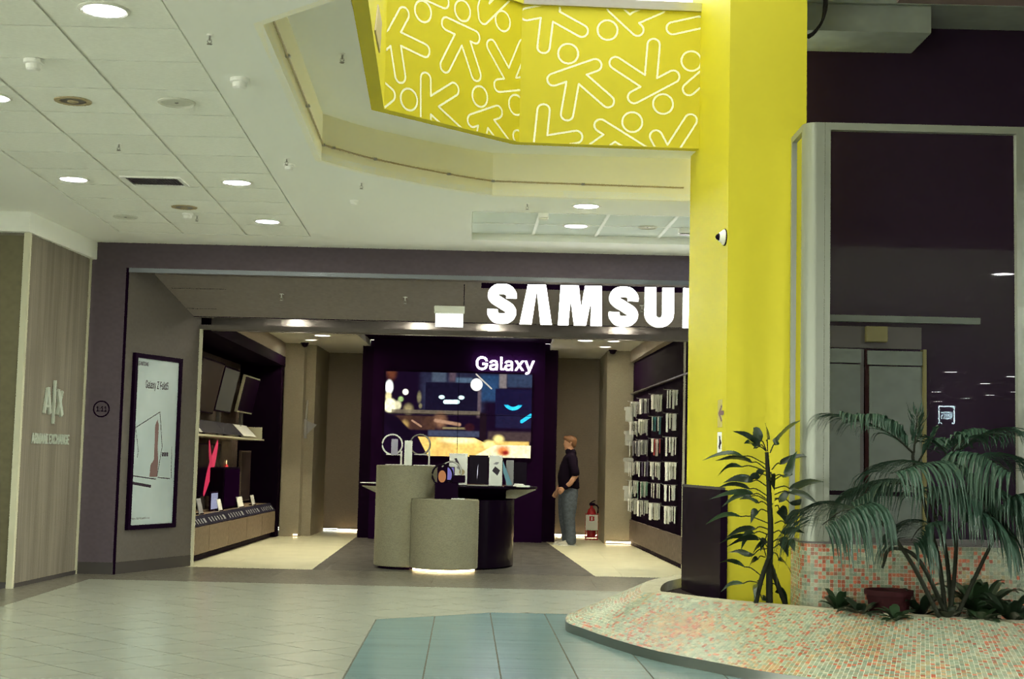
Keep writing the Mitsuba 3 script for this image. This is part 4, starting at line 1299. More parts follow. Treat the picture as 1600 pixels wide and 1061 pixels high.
# ================================================================== ACCESSORY WALL
aw = thing('accessory_wall', 'black accessory display wall with rows of pegs at the right of the shop', 'display wall')
w0, w1 = np.array([2.285, 18.73]), np.array([2.075, 24.04])
wu = (w1 - w0) / np.linalg.norm(w1 - w0)
wnv = np.array([-wu[1], wu[0]])      # towards the aisle


def wallp(s, off=0.0):
    return w0 + wu * s + wnv * off


LW = float(np.linalg.norm(w1 - w0))
ex = .9
part(aw, 'back_panel', prism(Polygon([wallp(-ex, .0), wallp(LW, .0), wallp(LW, -.06), wallp(-ex, -.06)]), .42, 3.06), 'm_black_board')
part(aw, 'drawer_base', prism(Polygon([wallp(-ex + .3, .03), wallp(LW, .03), wallp(LW, -.06), wallp(-ex + .3, -.06)]), .07, .42), 'm_panel_brown')
part(aw, 'plinth', prism(Polygon([wallp(-ex, .0), wallp(LW, .0), wallp(LW, -.06), wallp(-ex, -.06)]), 0, .07), 'm_black')
part(aw, 'light_ledge', prism(Polygon([wallp(-ex, .05), wallp(LW, .05), wallp(LW, 0), wallp(-ex, 0)]), 2.52, 2.54), 'm_metal_dark')
part(aw, 'end_trim', box(2.262, 2.29, 18.60, 18.63, 0, 3.0), 'm_trim_pale')
part('wall_shop_right', 'switch_plate', box(2.318, 2.36, 18.0, 18.02, 1.02, 1.14), 'm_trim_pale')
part('wall_shop_right', 'jamb', box(2.30, 2.45, 17.5, 18.55, 0, 3.1), 'm_black')
ROW_Z = [2.36, 2.04, 1.72, 1.385, 1.08, .795]
rowname = ['top', 'second', 'third', 'fourth', 'fifth', 'bottom']
pegname = ['peg nearest the entrance', 'second peg from the entrance', 'third peg from the entrance', 'peg farthest from the entrance']
PS = [.45, 1.88, 3.25, 4.42]
alt = {(1, 1): ('m_card_teal', 'teal'), (2, 1): ('m_card_red', 'red'), (2, 2): ('m_card_grey', 'grey'), (3, 2): ('m_card_violet', 'violet'), (4, 2): ('m_card_green', 'pale green'), (2, 3): ('m_card_grey', 'grey'), (0, 2): ('m_card_grey', 'grey')}
card_shape = {}


def packet(mt):
    """a flat hanging packet with a rounded header and a peg hole"""
    if mt not in card_shape:
        g = sbox(-.062, -.245, .062, -.045).union(sbox(-.075, -.05, .075, -.012).buffer(.012, quad_segs=3)).difference(Point(0, 0).buffer(.010, quad_segs=3))
        card_shape[mt] = mikit.ply(prism(g, -.005, .005).apply_transform(np.array([[0, 0, 1, 0], [1, 0, 0, 0], [0, 1, 0, 0], [0, 0, 0, 1.0]])), mt)
    return card_shape[mt]


rz = math.degrees(math.atan2(wnv[1], wnv[0]))
for r, z in enumerate(ROW_Z):
    for c, s in enumerate(PS):
        a, b = wallp(s, 0), wallp(s, .205)
        part(aw, 'peg', tube([(*a, z), (*b, z + .005), (*wallp(s, .212), z + .02)], .004, 5), 'm_metal')
        n_ = rng.choice((4, 5, 5, 6))
        for i in range(n_):
            mt, cn = 'm_card', 'white'
            if (r, c) in alt and i % 2 == 0:
                mt, cn = alt[(r, c)]
            q = wallp(s, .035 + .155 * (i + rng.uniform(-.25, .25)) / n_)
            lb = f'{cn} packet, {pegname[c]}, {rowname[r]} row of the accessory wall'
            k = thing('accessory_packet', lb, 'packet', f'{cn} packets, {rowname[r]} row, {pegname[c]}')
            sc_ = T().scale([1, 1, rng.uniform(.80, 1.04)])
            scene[k] = placed(packet(mt), q[0], q[1], z + rng.uniform(-.008, .004), rz + rng.uniform(-7, 7), sc_)
ends = ['topmost', 'second', 'third', 'lowest']
for j, (z, cn) in enumerate(((2.30, 'white'), (1.90, 'white'), (1.45, 'red'), (.98, 'pale green'))):
    part(aw, 'end_peg', tube([(2.05, 24.0, z), (1.96, 23.74, z + .004)], .004, 5), 'm_metal')
    for i in range(4):
        cc = cn if i == 1 else 'white'
        mt = {'white': 'm_card', 'red': 'm_card_red', 'pale green': 'm_card_green'}[cc]
        k = thing('accessory_packet', f'{cc} packet hanging on the {ends[j]} peg at the far end of the accessory wall', 'packet', f'{cc} packets at the far end, {ends[j]} peg')
        scene[k] = placed(packet(mt), 2.045 - .020 * i, 23.98 - .060 * i, z, 110 + rng.uniform(-4, 4))

# ================================================================== FIRE EXTINGUISHER
k = thing('fire_extinguisher', 'red fire extinguisher in a floor stand with a white panel', 'fire extinguisher')
fx, fy = aty(924, 820, 25.3)[0], 25.3
part(k, 'bottle', lathe([(0, .06), (.07, .06), (.08, .08), (.08, .46), (.06, .53), (.025, .56), (.025, .60), (0, .60)], 28, (fx, fy + .02, 0)), 'm_red', smooth=40)
part(k, 'valve', cbox(.10, .05, .05, .01, (fx + .01, fy + .02, .625)), 'm_black')
part(k, 'lever', tube([(fx - .02, fy + .02, .65), (fx + .06, fy + .02, .69)], .009, 6), 'm_black')
part(k, 'hose', tube(spline([(fx + .03, fy, .62), (fx + .11, fy - .02, .58), (fx + .10, fy - .02, .40)], 14), .012, 6), 'm_black')
part(k, 'panel', cbox(.215, .014, .27, .004, (fx, fy - .10, .305)), 'm_card')
part(k, 'pictogram', cbox(.085, .004, .085, .001, (fx, fy - .109, .375)), 'm_red')
part(k, 'pictogram', cbox(.02, .004, .06, .001, (fx, fy - .112, .375)), 'm_card')
for s in (-1, 1):
    part(k, 'stand_leg', box(fx + s * .105 - .008, fx + s * .105 + .008, fy - .095, fy - .08, 0, .47), 'm_red')
part(k, 'stand_base', cbox(.23, .2, .02, .004, (fx, fy, .05)), 'm_red')
part(k, 'stand_foot', box(fx - .112, fx + .112, fy - .09, fy + .09, .0, .012), 'm_red')

# ================================================================== PERSON
PX, PY = .985, 23.45


def sph(c, r, s=(1, 1, 1), n=20):
    m = m3.Manifold.sphere(1.0, n)
    return m.scale((r * s[0], r * s[1], r * s[2])).translate(tuple(map(float, c)))


def hull(*ms):
    return m3.Manifold.batch_hull(list(ms))


def chain(pts, rad):
    out = [hull(sph(a, ra), sph(b, rb)) for a, b, ra, rb in zip(pts, pts[1:], rad, rad[1:])]
    r = out[0]
    for o in out[1:]:
        r = r + o
    return r


def smooth_mesh(man, edge=.02, it=8):
    q = man.refine_to_length(edge).to_mesh()
    m = trimesh.Trimesh(q.vert_properties[:, :3], q.tri_verts, process=True)
    trimesh.smoothing.filter_taubin(m, iterations=it)
    return m


def ell_hull(secs):
    """hull chain over (x, y, z, rx, ry)"""
    r = None
    es = [sph((x, y, z), 1, (a, b, .045)) for x, y, z, a, b in secs]
    for p, q in zip(es, es[1:]):
        h = hull(p, q)
        r = h if r is None else r + h
    return r


# faces -x; left side towards the camera (-y)
torso = ell_hull([(.0, 0, .86, .13, .165), (.0, 0, .96, .145, .165), (-.012, 0, 1.10, .150, .165), (.0, 0, 1.28, .135, .175), (.022, 0, 1.42, .105, .185), (.03, 0, 1.48, .06, .11)])
headm = hull(sph((.005, 0, 1.685), .088, (1.06, .86, 1.0)), sph((-.03, 0, 1.60), .045, (1.1, 1.0, .9))) + hull(sph((-.092, 0, 1.645), .010), sph((-.070, 0, 1.672), .012)) + sph((-.055, 0, 1.575), .022)
headm = headm + hull(sph((.018, -.078, 1.655), .012, (1, .5, 1.5)), sph((.022, -.082, 1.675), .014, (1, .5, 1.2))) + hull(sph((.018, .078, 1.655), .012, (1, .5, 1.5)), sph((.022, .082, 1.675), .014, (1, .5, 1.2)))
headm = headm + hull(sph((-.080, 0, 1.612), .012, (1, 2.0, .5)), sph((-.074, 0, 1.612), .012, (1, 2.2, .6)))
neckm = chain([(.035, 0, 1.46), (.012, 0, 1.60)], [.062, .055])
near = [(.03, -.20, 1.415), (.105, -.245, 1.15), (.02, -.245, 1.015), (-.075, -.225, .935)]
far = [(.02, .20, 1.415), (-.035, .255, 1.16), (-.115, .245, 1.0), (-.175, .22, .885)]
armr = [.058, .047, .040, .030]


def hand(wrist, d, side, curl):
    d = np.array(d, float) / np.linalg.norm(d)
    sp = np.array([.55, 0, .83]) - d * (np.array([.55, 0, .83]) @ d)
    sp /= np.linalg.norm(sp)
    w = np.array(wrist)
    palm = hull(sph(w, .026), sph(w + d * .075 + sp * .026, .015), sph(w + d * .075 - sp * .026, .015))
    nn = np.cross(d, sp) * side
    for i, (off, ln) in enumerate(((-.028, .062), (-.009, .074), (.010, .070), (.028, .054))):
        a = w + d * .078 + sp * off
        b = a + (d * .8 + nn * curl * .6) * ln * .55
        c = b + (d * .45 + nn * curl) * ln * .5
        palm = palm + chain([a, b, c], [.0105, .0095, .008])
    a = w + d * .025 + sp * .024
    palm = palm + chain([a, a + d * .03 + sp * .03, a + d * .06 + sp * .034 + nn * .012 * curl], [.013, .011, .009])
    return palm


body_m = torso + headm + neckm + chain(near, armr) + chain(far, armr) + hand(near[-1], (-.75, .05, -.66), 1, .5) + hand(far[-1], (-.45, 0, -.9), 1, .6)
legN = [(.012, -.095, .86), (.012, -.105, .47), (.045, -.11, .10)]
legF = [(-.02, .09, .86), (-.055, .09, .48), (-.005, .10, .10)]
body_m = body_m + chain(legN, [.115, .068, .048]) + chain(legF, [.11, .066, .048])
per = thing('person', 'standing man in a dark polo shirt and grey jeans looking left at the table', 'person')


def at_person(m):
    m.apply_translation((PX, PY, .0))
    return m


part(per, 'body', at_person(smooth_mesh(body_m, .014, 6)), 'm_skin', smooth=True)
shirt = ell_hull([(.008, 0, .935, .172, .195), (.0, 0, 1.02, .174, .195), (-.012, 0, 1.12, .172, .192), (.0, 0, 1.28, .152, .198), (.022, 0, 1.42, .120, .205), (.03, 0, 1.485, .075, .125)])
shirt = shirt + chain([(.03, -.185, 1.42), (.07, -.235, 1.27), (.095, -.248, 1.185)], [.078, .074, .072]) + chain([(.02, .185, 1.42), (-.01, .235, 1.27), (-.03, .25, 1.19)], [.078, .072, .070])
part(per, 'shirt', at_person(smooth_mesh(shirt, .02, 6)), 'm_shirt', smooth=True)
part(per, 'collar', at_person(smooth_mesh(chain([(.045, 0, 1.505), (.005, 0, 1.525)], [.075, .070]), .015, 4)), 'm_shirt', smooth=True)
part(per, 'shirt_mark', at_person(box(-.155, -.145, -.09, -.04, 1.325, 1.34)), 'm_card_grey')
jeans = ell_hull([(.005, 0, .80, .155, .185), (.0, 0, .90, .160, .188), (.0, 0, .955, .160, .185)])
jeans = jeans + chain([(.015, -.09, .85), (.02, -.105, .62), (.015, -.108, .45), (.045, -.11, .20), (.052, -.11, .085)], [.135, .118, .095, .085, .088]) + chain([(-.03, .09, .85), (-.05, .09, .62), (-.06, .09, .47), (-.02, .10, .2), (-.01, .10, .085)], [.13, .112, .09, .08, .082])
part(per, 'jeans', at_person(smooth_mesh(jeans, .02, 6)), 'm_jeans', smooth=True)
for (ax_, ay_) in ((.05, -.11), (-.012, .10)):
    sh = hull(sph((ax_ + .035, ay_, .045), .042, (1, .9, 1)), sph((ax_ - .06, ay_, .035), .036, (1, 1, .9)), sph((ax_ - .17, ay_, .028), .030, (1.2, 1.1, .85)), sph((ax_ + .0, ay_, .085), .036))
    sh = sh - m3.Manifold.cube((1, 1, .2)).translate((-.5, -.5, -.2))
    kk = part(per, 'shoe', at_person(smooth_mesh(sh, .018, 3)), 'm_shoe', smooth=True)
    part(kk, 'sole', at_person(prism(LineString([(ax_ + .045, ay_), (ax_ - .175, ay_)]).buffer(.046), 0.0, .016)), 'm_card')
hair = hull(sph((.024, 0, 1.715), .100, (1.02, .92, .84)), sph((-.050, 0, 1.752), .045, (1.1, 1.4, .75)), sph((.072, 0, 1.660), .056, (.8, 1.25, 1.3)))
hair = hair - hull(sph((-.105, 0, 1.66), .052, (1, 2.2, 1)), sph((-.060, 0, 1.60), .06, (1, 2, 1)), sph((-.066, 0, 1.690), .030, (1, 2.8, 1)))
part(per, 'hair', at_person(smooth_mesh(hair, .012, 3)), 'm_hair', smooth=True)
part(per, 'watch', at_person(smooth_mesh(chain([(-.045, -.232, .958), (-.062, -.228, .945)], [.041, .040]), .012, 2)), 'm_black_gloss', smooth=True)

# ================================================================== COLUMN'S SMALL THINGS
q = aty(1133, 371, 11.2)
cpt = np.array([1.678, 11.18])
k = thing('dome_camera', 'small white dome camera on the corner of the yellow column', 'camera')
M = frame_matrix((1.672, 11.20, q[2]), (0, 0, 1), (0, -1, 0))
M[:3, 2] = (-.99, -.1, 0)
base = lathe([(0, 0), (.062, 0), (.062, .018), (.05, .028), (.036, .05), (0, .052)], 28)
M = np.eye(4)
M[:3, 2] = np.array([-.994, -.107, 0])
M[:3, 0] = (0, 0, 1)
M[:3, 1] = np.cross(M[:3, 2], M[:3, 0])
M[:3, 3] = (1.676, 11.19, q[2])
base.apply_transform(M)
part(k, 'housing', base, 'm_white', smooth=30)
d_ = lathe([(0, .08), (.018, .072), (.028, .055), (.03, .045), (0, .045)][::-1], 24)
d_.apply_transform(M)
part(k, 'dome', d_, 'm_black_gloss', smooth=40)
b_ = lathe([(0, -.002), (.068, -.002), (.068, .008), (0, .008)], 28)
b_.apply_transform(M)
part(k, 'back_plate', b_, 'm_black')
lu = np.array([1.685 - 1.545, 11.10 - 12.40, 0])
lu /= np.linalg.norm(lu)
lo = np.array([1.545, 12.40, 0])
ln_ = np.cross(lu, UZ)


def on_col(px, py):
    q = atpl(px, py, lo, ln_) - lo
    return float(q @ lu), float(q[2])


k = thing('column_sticker', 'brown direction sticker with an arrow on the yellow column, upper one', 'sticker')
a, b = on_col(1121.5, 668), on_col(1129, 624)
part(k, 'sheet', plate(sbox(a[0], a[1], b[0], b[1]), lo, lu, UZ, .0005, .002), 'm_sticker')
cx_ = (a[0] + b[0]) / 2
hz_ = (a[1] + b[1]) / 2
part(k, 'arrow', plate(unary_union([LineString([(cx_ + .05, hz_ + .055), (cx_ - .03, hz_), (cx_ + .05, hz_ - .055)]).buffer(.012), sbox(cx_ - .02, hz_ - .015, cx_ + .12, hz_ + .02)]), lo, lu, UZ, .002, .003), 'm_ink_brown')
k = thing('column_sticker', 'white sticker with small print on the yellow column, lower one', 'sticker')
a, b = on_col(1121, 708), on_col(1128, 675)
part(k, 'sheet', plate(sbox(a[0], a[1], b[0], b[1]), lo, lu, UZ, .0005, .002), 'm_card')
cx_, hz_ = (a[0] + b[0]) / 2, (a[1] + b[1]) / 2
part(k, 'print', plate(unary_union([sbox(a[0] + .06, a[1] + .03, a[0] + .09, b[1] - .03), LineString([(cx_ - .02, a[1] + .05), (cx_ + .05, hz_), (cx_, b[1] - .05)]).buffer(.01)]), lo, lu, UZ, .002, .003), 'm_ink')

# ================================================================== GLASS LIFT
lift = thing('glass_lift', 'glass lift enclosure with a rounded aluminium corner behind the palms', 'lift')
LX0, LX1, LZ0, LZ1 = 2.175, 3.80, .80, 3.955
post = Polygon(arcpts(LX0 + .10, GY + .10, .10, 180, 270, 12) + [(LX0 + .195, GY), (LX0 + .195, GY + .05), (LX0 + .10, GY + .055), (LX0 + .055, GY + .10), (LX0 + .05, GY + .12), (LX0, GY + .12)])
part(lift, 'corner_post', prism(post, LZ0, LZ1), 'm_alu', smooth=40)
part(lift, 'post_joint', box(LX0 + .150, LX0 + .153, GY - .002, GY + .001, LZ0, LZ1), 'm_gap')
part(lift, 'side_post', box(LX0, LX0 + .04, GY + .49, GY + .53, LZ0, LZ1), 'm_alu')
part(lift, 'side_rail', box(LX0, LX0 + .04, GY + .12, GY + .49, LZ1 - .05, LZ1), 'm_alu')
part(lift, 'end_post', box(LX1 - .03, LX1 + .12, GY, GY + .06, LZ0, LZ1), 'm_alu')
part(lift, 'top_rail', box(LX0 + .195, LX1 - .03, GY, GY + .06, LZ1 - .055, LZ1), 'm_alu')
part(lift, 'bottom_rail', box(LX0 + .195, LX1 + .1, GY + .0, GY + .06, LZ0, LZ0 + .05), 'm_lift_gear')
part(lift, 'glass_pane', box(LX0 + .195, LX1 - .03, GY + .03, GY + .0301, LZ0 + .05, LZ1 - .055).slice_plane((0, GY + .03005, 0), (0, -1, 0)), 'm_glass')
part(lift, 'side_pane', trimesh.Trimesh([(LX0 + .02, GY + .12, LZ0), (LX0 + .02, GY + .49, LZ0), (LX0 + .02, GY + .49, LZ1 - .05), (LX0 + .02, GY + .12, LZ1 - .05)], [(0, 1, 2), (0, 2, 3)], process=False), 'm_glass')
LD = 12.95
gd = thing('lift_door', 'pair of grey steel lift doors with gear above, seen through the lift glass', 'lift door')
dx = lambda px: aty(px, 650, LD)[0]
zz = lambda py: aty(1370, py, LD)[2]
part(gd, 'door_leaf', box(dx(1270), dx(1344), LD, LD + .04, zz(768), zz(570)), 'm_lift_door')
part(gd, 'door_leaf', box(dx(1358), dx(1441), LD, LD + .04, zz(768), zz(572)), 'm_lift_door')
part(gd, 'lower_leaf', box(dx(1270), dx(1441), LD, LD + .04, .35, zz(775)), 'm_lift_door')
part(gd, 'door_head', box(dx(1270), dx(1345), LD - .01, LD + .04, zz(568), zz(546)), 'm_lift_door')
part(gd, 'door_head', box(dx(1355), dx(1441), LD - .01, LD + .04, zz(570), zz(548)), 'm_lift_door')
part(gd, 'gap_cover', box(dx(1344), dx(1350), LD + .01, LD + .05, .35, zz(546)), 'm_lift_gear')
part(gd, 'gap_cover', box(dx(1352), dx(1358), LD + .01, LD + .05, .35, zz(546)), 'm_pot')
part(gd, 'frame_post', box(dx(1441), dx(1446), LD - .04, LD + .05, .35, zz(545)), 'm_lift_box')
part(gd, 'gear_plate', box(dx(1270), dx(1441), LD + .02, LD + .05, zz(544), zz(510)), 'm_lift_gear')
part(gd, 'drive_box', cbox(dx(1384) - dx(1351), .08, zz(511) - zz(535), .004, ((dx(1384) + dx(1351)) / 2, LD - .03, (zz(511) + zz(535)) / 2)), 'm_lift_box')
part(gd, 'top_bar', box(dx(1270), dx(1530), LD - .05, LD + .02, zz(504), zz(494)), 'm_lift_door')
bz = thing('cable_loop', 'black cables hanging in a loop beside the top of the yellow column', 'cable')
for o in (0, .03, .055):
    P = spline([aty(1262, 56 + 60 * o, 12.2), aty(1272, 50 + 40 * o, 12.2), aty(1284, 34, 12.2), aty(1291 - 60 * o, 12, 12.2), aty(1292 - 60 * o, -20, 12.2)], 24)
    part(bz, 'strand', tube(P, .013, 6), 'm_cable', smooth=True)

# ================================================================== MOSAIC: LIFT BASE AND PLANTER
mrng = np.random.default_rng(5)
PAL_A = np.array([srgb(144, 152, 130), srgb(133, 144, 124), srgb(158, 160, 138), srgb(124, 136, 116), srgb(148, 146, 122)])
PAL_R = np.array([srgb(172, 92, 66), srgb(158, 82, 60), srgb(176, 108, 80), srgb(146, 94, 72)])
PAL_O = np.array([srgb(172, 142, 104), srgb(160, 128, 92), srgb(150, 138, 104)])


def mosaic_color(u, v, red):
    """a small tile's own glaze: pale with drifts of terracotta and ochre"""
    n1 = meshkit.noise(np.array([u * 5.0, v * 6.0, 3.1]))
    n2 = meshkit.noise(np.array([u * 2.3 + 9, v * 4.0, 7.7]))
    a = mrng.random()
    if a < red * (.09 + .55 * max(0, n1 - .42)):
        c = PAL_R[mrng.integers(len(PAL_R))]
    elif a < .14 + 1.9 * max(0, n2 - .5):
        c = PAL_O[mrng.integers(len(PAL_O))]
    else:
        c = PAL_A[mrng.integers(len(PAL_A))]
    return c * (.80 + .40 * mrng.random())


def tile_field(corners, colors, lift_=.0015, gap=.085):
    """corners: (n, 4, 3) quads; each becomes a small raised tile"""
    q = np.asarray(corners, float)
    c = q.mean(1, keepdims=True)
    n = np.cross(q[:, 1] - q[:, 0], q[:, 3] - q[:, 0])
    n /= np.linalg.norm(n, axis=1, keepdims=True)
    top = c + (q - c) * (1 - 2 * gap) + n[:, None] * lift_
    bot = c + (q - c) * (1 - 1.2 * gap)
    v = np.concatenate([bot, top], 1)
    f = []
    base = [(4, 5, 6), (4, 6, 7)] + [t for i in range(4) for t in ((i, (i + 1) % 4, 4 + (i + 1) % 4), (i, 4 + (i + 1) % 4, 4 + i))]
    base = np.array(base)
    F_ = (base[None] + (np.arange(len(q)) * 8)[:, None, None]).reshape(-1, 3)
    col = np.repeat(np.asarray(colors), 8, axis=0)
    return trimesh.Trimesh(v.reshape(-1, 3), F_, process=False), col


# lift base with rounded corner
base_k = thing('lift_base', 'mosaic tiled base wall under the lift glass behind the plants', 'tiled wall')
bpts = [(LX0 + .02, GY + .54)] + arcpts(LX0 + .14, GY + .10, .14, 180, 270, 12) + [(LX1 + .6, GY - .04)]
bl = LineString(bpts)
core = Polygon([(x, y) for x, y in bpts] + [(LX1 + .6, GY + .3), (LX0 + .3, GY + .54)])
part(base_k, 'core', prism(core.buffer(-.002), 0, LZ0), 'm_mosaic_grout')
TS = .0285
nu, nv = int(bl.length / TS), int(.80 / TS)
quads, cols = [], []
for i in range(nu):
    a, b = bl.interpolate(i * TS), bl.interpolate((i + 1) * TS)
    for j in range(nv):
        z0, z1 = j * TS, (j + 1) * TS
        quads.append([(a.x, a.y, z0), (b.x, b.y, z0), (b.x, b.y, z1), (a.x, a.y, z1)])
        cols.append(mosaic_color(i * TS, z0 + 5, 1.5))
m, c = tile_field(quads, cols)
part(base_k, 'mosaic_tile', m, 'm_mosaic', kind='stuff', color=c)
part(base_k, 'ledge', prism(core.buffer(.008).intersection(sbox(0, 0, 20, 20)), LZ0, LZ0 + .012), 'm_lift_gear')

# planter: sloping mosaic wall from the steel kick strip up to the rim
pl_ = thing('planter', 'big round planter with a sloping mosaic wall and steel kick strip', 'planter')
RIMZ, KZ = .36, .065
base_px = [(1.35, 13.2), (.72, 12.55)]
base_pts = [atz(885, 984, 0)[:2], atz(915, 997, 0)[:2], atz(950, 1010, 0)[:2], atz(1020, 1031, 0)[:2], atz(1100, 1048, 0)[:2], (1.72, 9.0), (2.25, 8.62), (3.0, 8.35), (4.0, 8.25), (5.0, 8.3)]
rim_pts = [atz(1001, 923, RIMZ)[:2], atz(1030, 927.5, RIMZ)[:2], atz(1062, 932, RIMZ)[:2], atz(1110, 937.5, RIMZ)[:2], atz(1180, 944, RIMZ)[:2], atz(1290, 953, RIMZ)[:2], atz(1400, 961, RIMZ)[:2], atz(1500, 967, RIMZ)[:2], atz(1600, 973, RIMZ)[:2], (4.6, 9.2)]
base_pts = [(1.20, 13.2), (.62, 12.5)] + [tuple(p) for p in base_pts]
rim_pts = [(1.50, 12.9), (1.20, 12.2)] + [tuple(p) for p in rim_pts]
NB = 200


def resample(P, n):
    S = spline(P, 400)
    d = np.concatenate([[0], np.cumsum(np.linalg.norm(np.diff(S, axis=0), axis=1))])
    t = np.linspace(0, d[-1], n)
    return np.stack([np.interp(t, d, S[:, k]) for k in range(2)], 1)


BP, RP = resample(base_pts, NB), resample(rim_pts, NB)
# core surface, soil and steel
secs = [np.column_stack([BP, np.zeros(NB)]), np.column_stack([BP, np.full(NB, KZ)]), np.column_stack([RP, np.full(NB, RIMZ)])]
inner_r = RP + np.array([0, 0])
tng = np.gradient(RP, axis=0)
tng /= np.linalg.norm(tng, axis=1, keepdims=True)
inn = np.stack([-tng[:, 1], tng[:, 0]], 1)
RI = RP + inn * .16
secs += [np.column_stack([RI, np.full(NB, RIMZ)]), np.column_stack([RI, np.full(NB, RIMZ - .10)])]


def sheet(A, B):
    n = len(A)
    v = np.vstack([A, B])
    i = np.arange(n - 1)
    f = np.vstack([np.stack([i, i + 1, n + i + 1], 1), np.stack([i, n + i + 1, n + i], 1)])
    return trimesh.Trimesh(v, f, process=False)


part(pl_, 'slope', sheet(secs[1], secs[2]), 'm_mosaic_grout', smooth=True)
part(pl_, 'rim', join([sheet(secs[2], secs[3]), sheet(secs[3], secs[4])]), 'm_rim')
steel_out = BP - np.stack([-np.gradient(BP, axis=0)[:, 1], np.gradient(BP, axis=0)[:, 0]], 1) / np.linalg.norm(np.gradient(BP, axis=0), axis=1, keepdims=True) * .006
so3 = lambda P, z: np.column_stack([P, np.full(len(P), z)])
part(pl_, 'kick_strip', join([sheet(so3(steel_out, 0), so3(steel_out, KZ + .004)), sheet(so3(steel_out, KZ + .004), so3(BP, KZ + .004))]), 'm_kick', label='curved steel kick strip', smooth=30)
soil = Polygon(RI.tolist() + [(4.9, 10.5), (2.3, 10.5), (2.3, 11.05), (1.72, 11.05), (1.60, 12.3)]).buffer(0)
part(pl_, 'soil', prism(soil, RIMZ - .22, RIMZ - .08), 'm_soil')
# tiles over the slope
quads, cols = [], []
lenb = np.concatenate([[0], np.cumsum(np.linalg.norm(np.diff((BP + RP) / 2, axis=0), axis=1))])
ncol = int(lenb[-1] / .0275)
tt = np.linspace(0, lenb[-1], ncol + 1)
edgeB = np.stack([np.interp(tt, lenb, BP[:, k]) for k in range(2)], 1)
edgeR = np.stack([np.interp(tt, lenb, RP[:, k]) for k in range(2)], 1)
for i in range(ncol):
    A0, A1 = np.array([*edgeB[i], KZ]), np.array([*edgeB[i + 1], KZ])
    B0, B1 = np.array([*edgeR[i], RIMZ]), np.array([*edgeR[i + 1], RIMZ])
    nr = max(4, int(np.linalg.norm((B0 + B1 - A0 - A1) / 2) / .0265))
    for j in range(nr):
        t0, t1 = j / nr, (j + 1) / nr
        quads.append([A0 + (B0 - A0) * t0, A1 + (B1 - A1) * t0, A1 + (B1 - A1) * t1, A0 + (B0 - A0) * t1])
        cols.append(mosaic_color(tt[i], t0 * .5, .95))
m, c = tile_field(quads, cols)
part(pl_, 'mosaic_tile', m, 'm_mosaic', kind='stuff', color=c)

# ================================================================== PLANTS
def blade(P, w, fold=.25, n=9, up=np.array([0, 0, 1.0]), roll=0.0):
    """a long leaf along the points P, widest past the middle, folded along its rib"""
    S = spline(P, n)
    t = np.gradient(S, axis=0)
    t /= np.linalg.norm(t, axis=1, keepdims=True) + 1e-9
    side = np.cross(t, up)
    ln = np.linalg.norm(side, axis=1, keepdims=True)
    side = np.where(ln > .15, side / np.maximum(ln, 1e-6), np.array([1.0, 0, 0]))
    nrm = np.cross(side, t)
    side, nrm = side * math.cos(roll) + nrm * math.sin(roll), nrm * math.cos(roll) - side * math.sin(roll)
    s = np.linspace(0, 1, n)
    ww = w * np.clip(np.sin(np.pi * np.clip(s, 0, 1) ** .8), .10, None) * np.where(s > .97, .15, 1)
    Lft = S + side * ww[:, None] + nrm * (ww * fold)[:, None]
    Rgt = S - side * ww[:, None] + nrm * (ww * fold)[:, None]
    v = np.vstack([Lft, S, Rgt])
    i = np.arange(n - 1)
    f = []
    for a, b in ((0, n), (n, 2 * n)):
        f += [np.stack([a + i, a + i + 1, b + i + 1], 1), np.stack([a + i, b + i + 1, b + i], 1)]
    return trimesh.Trimesh(v, np.vstack(f), process=False)


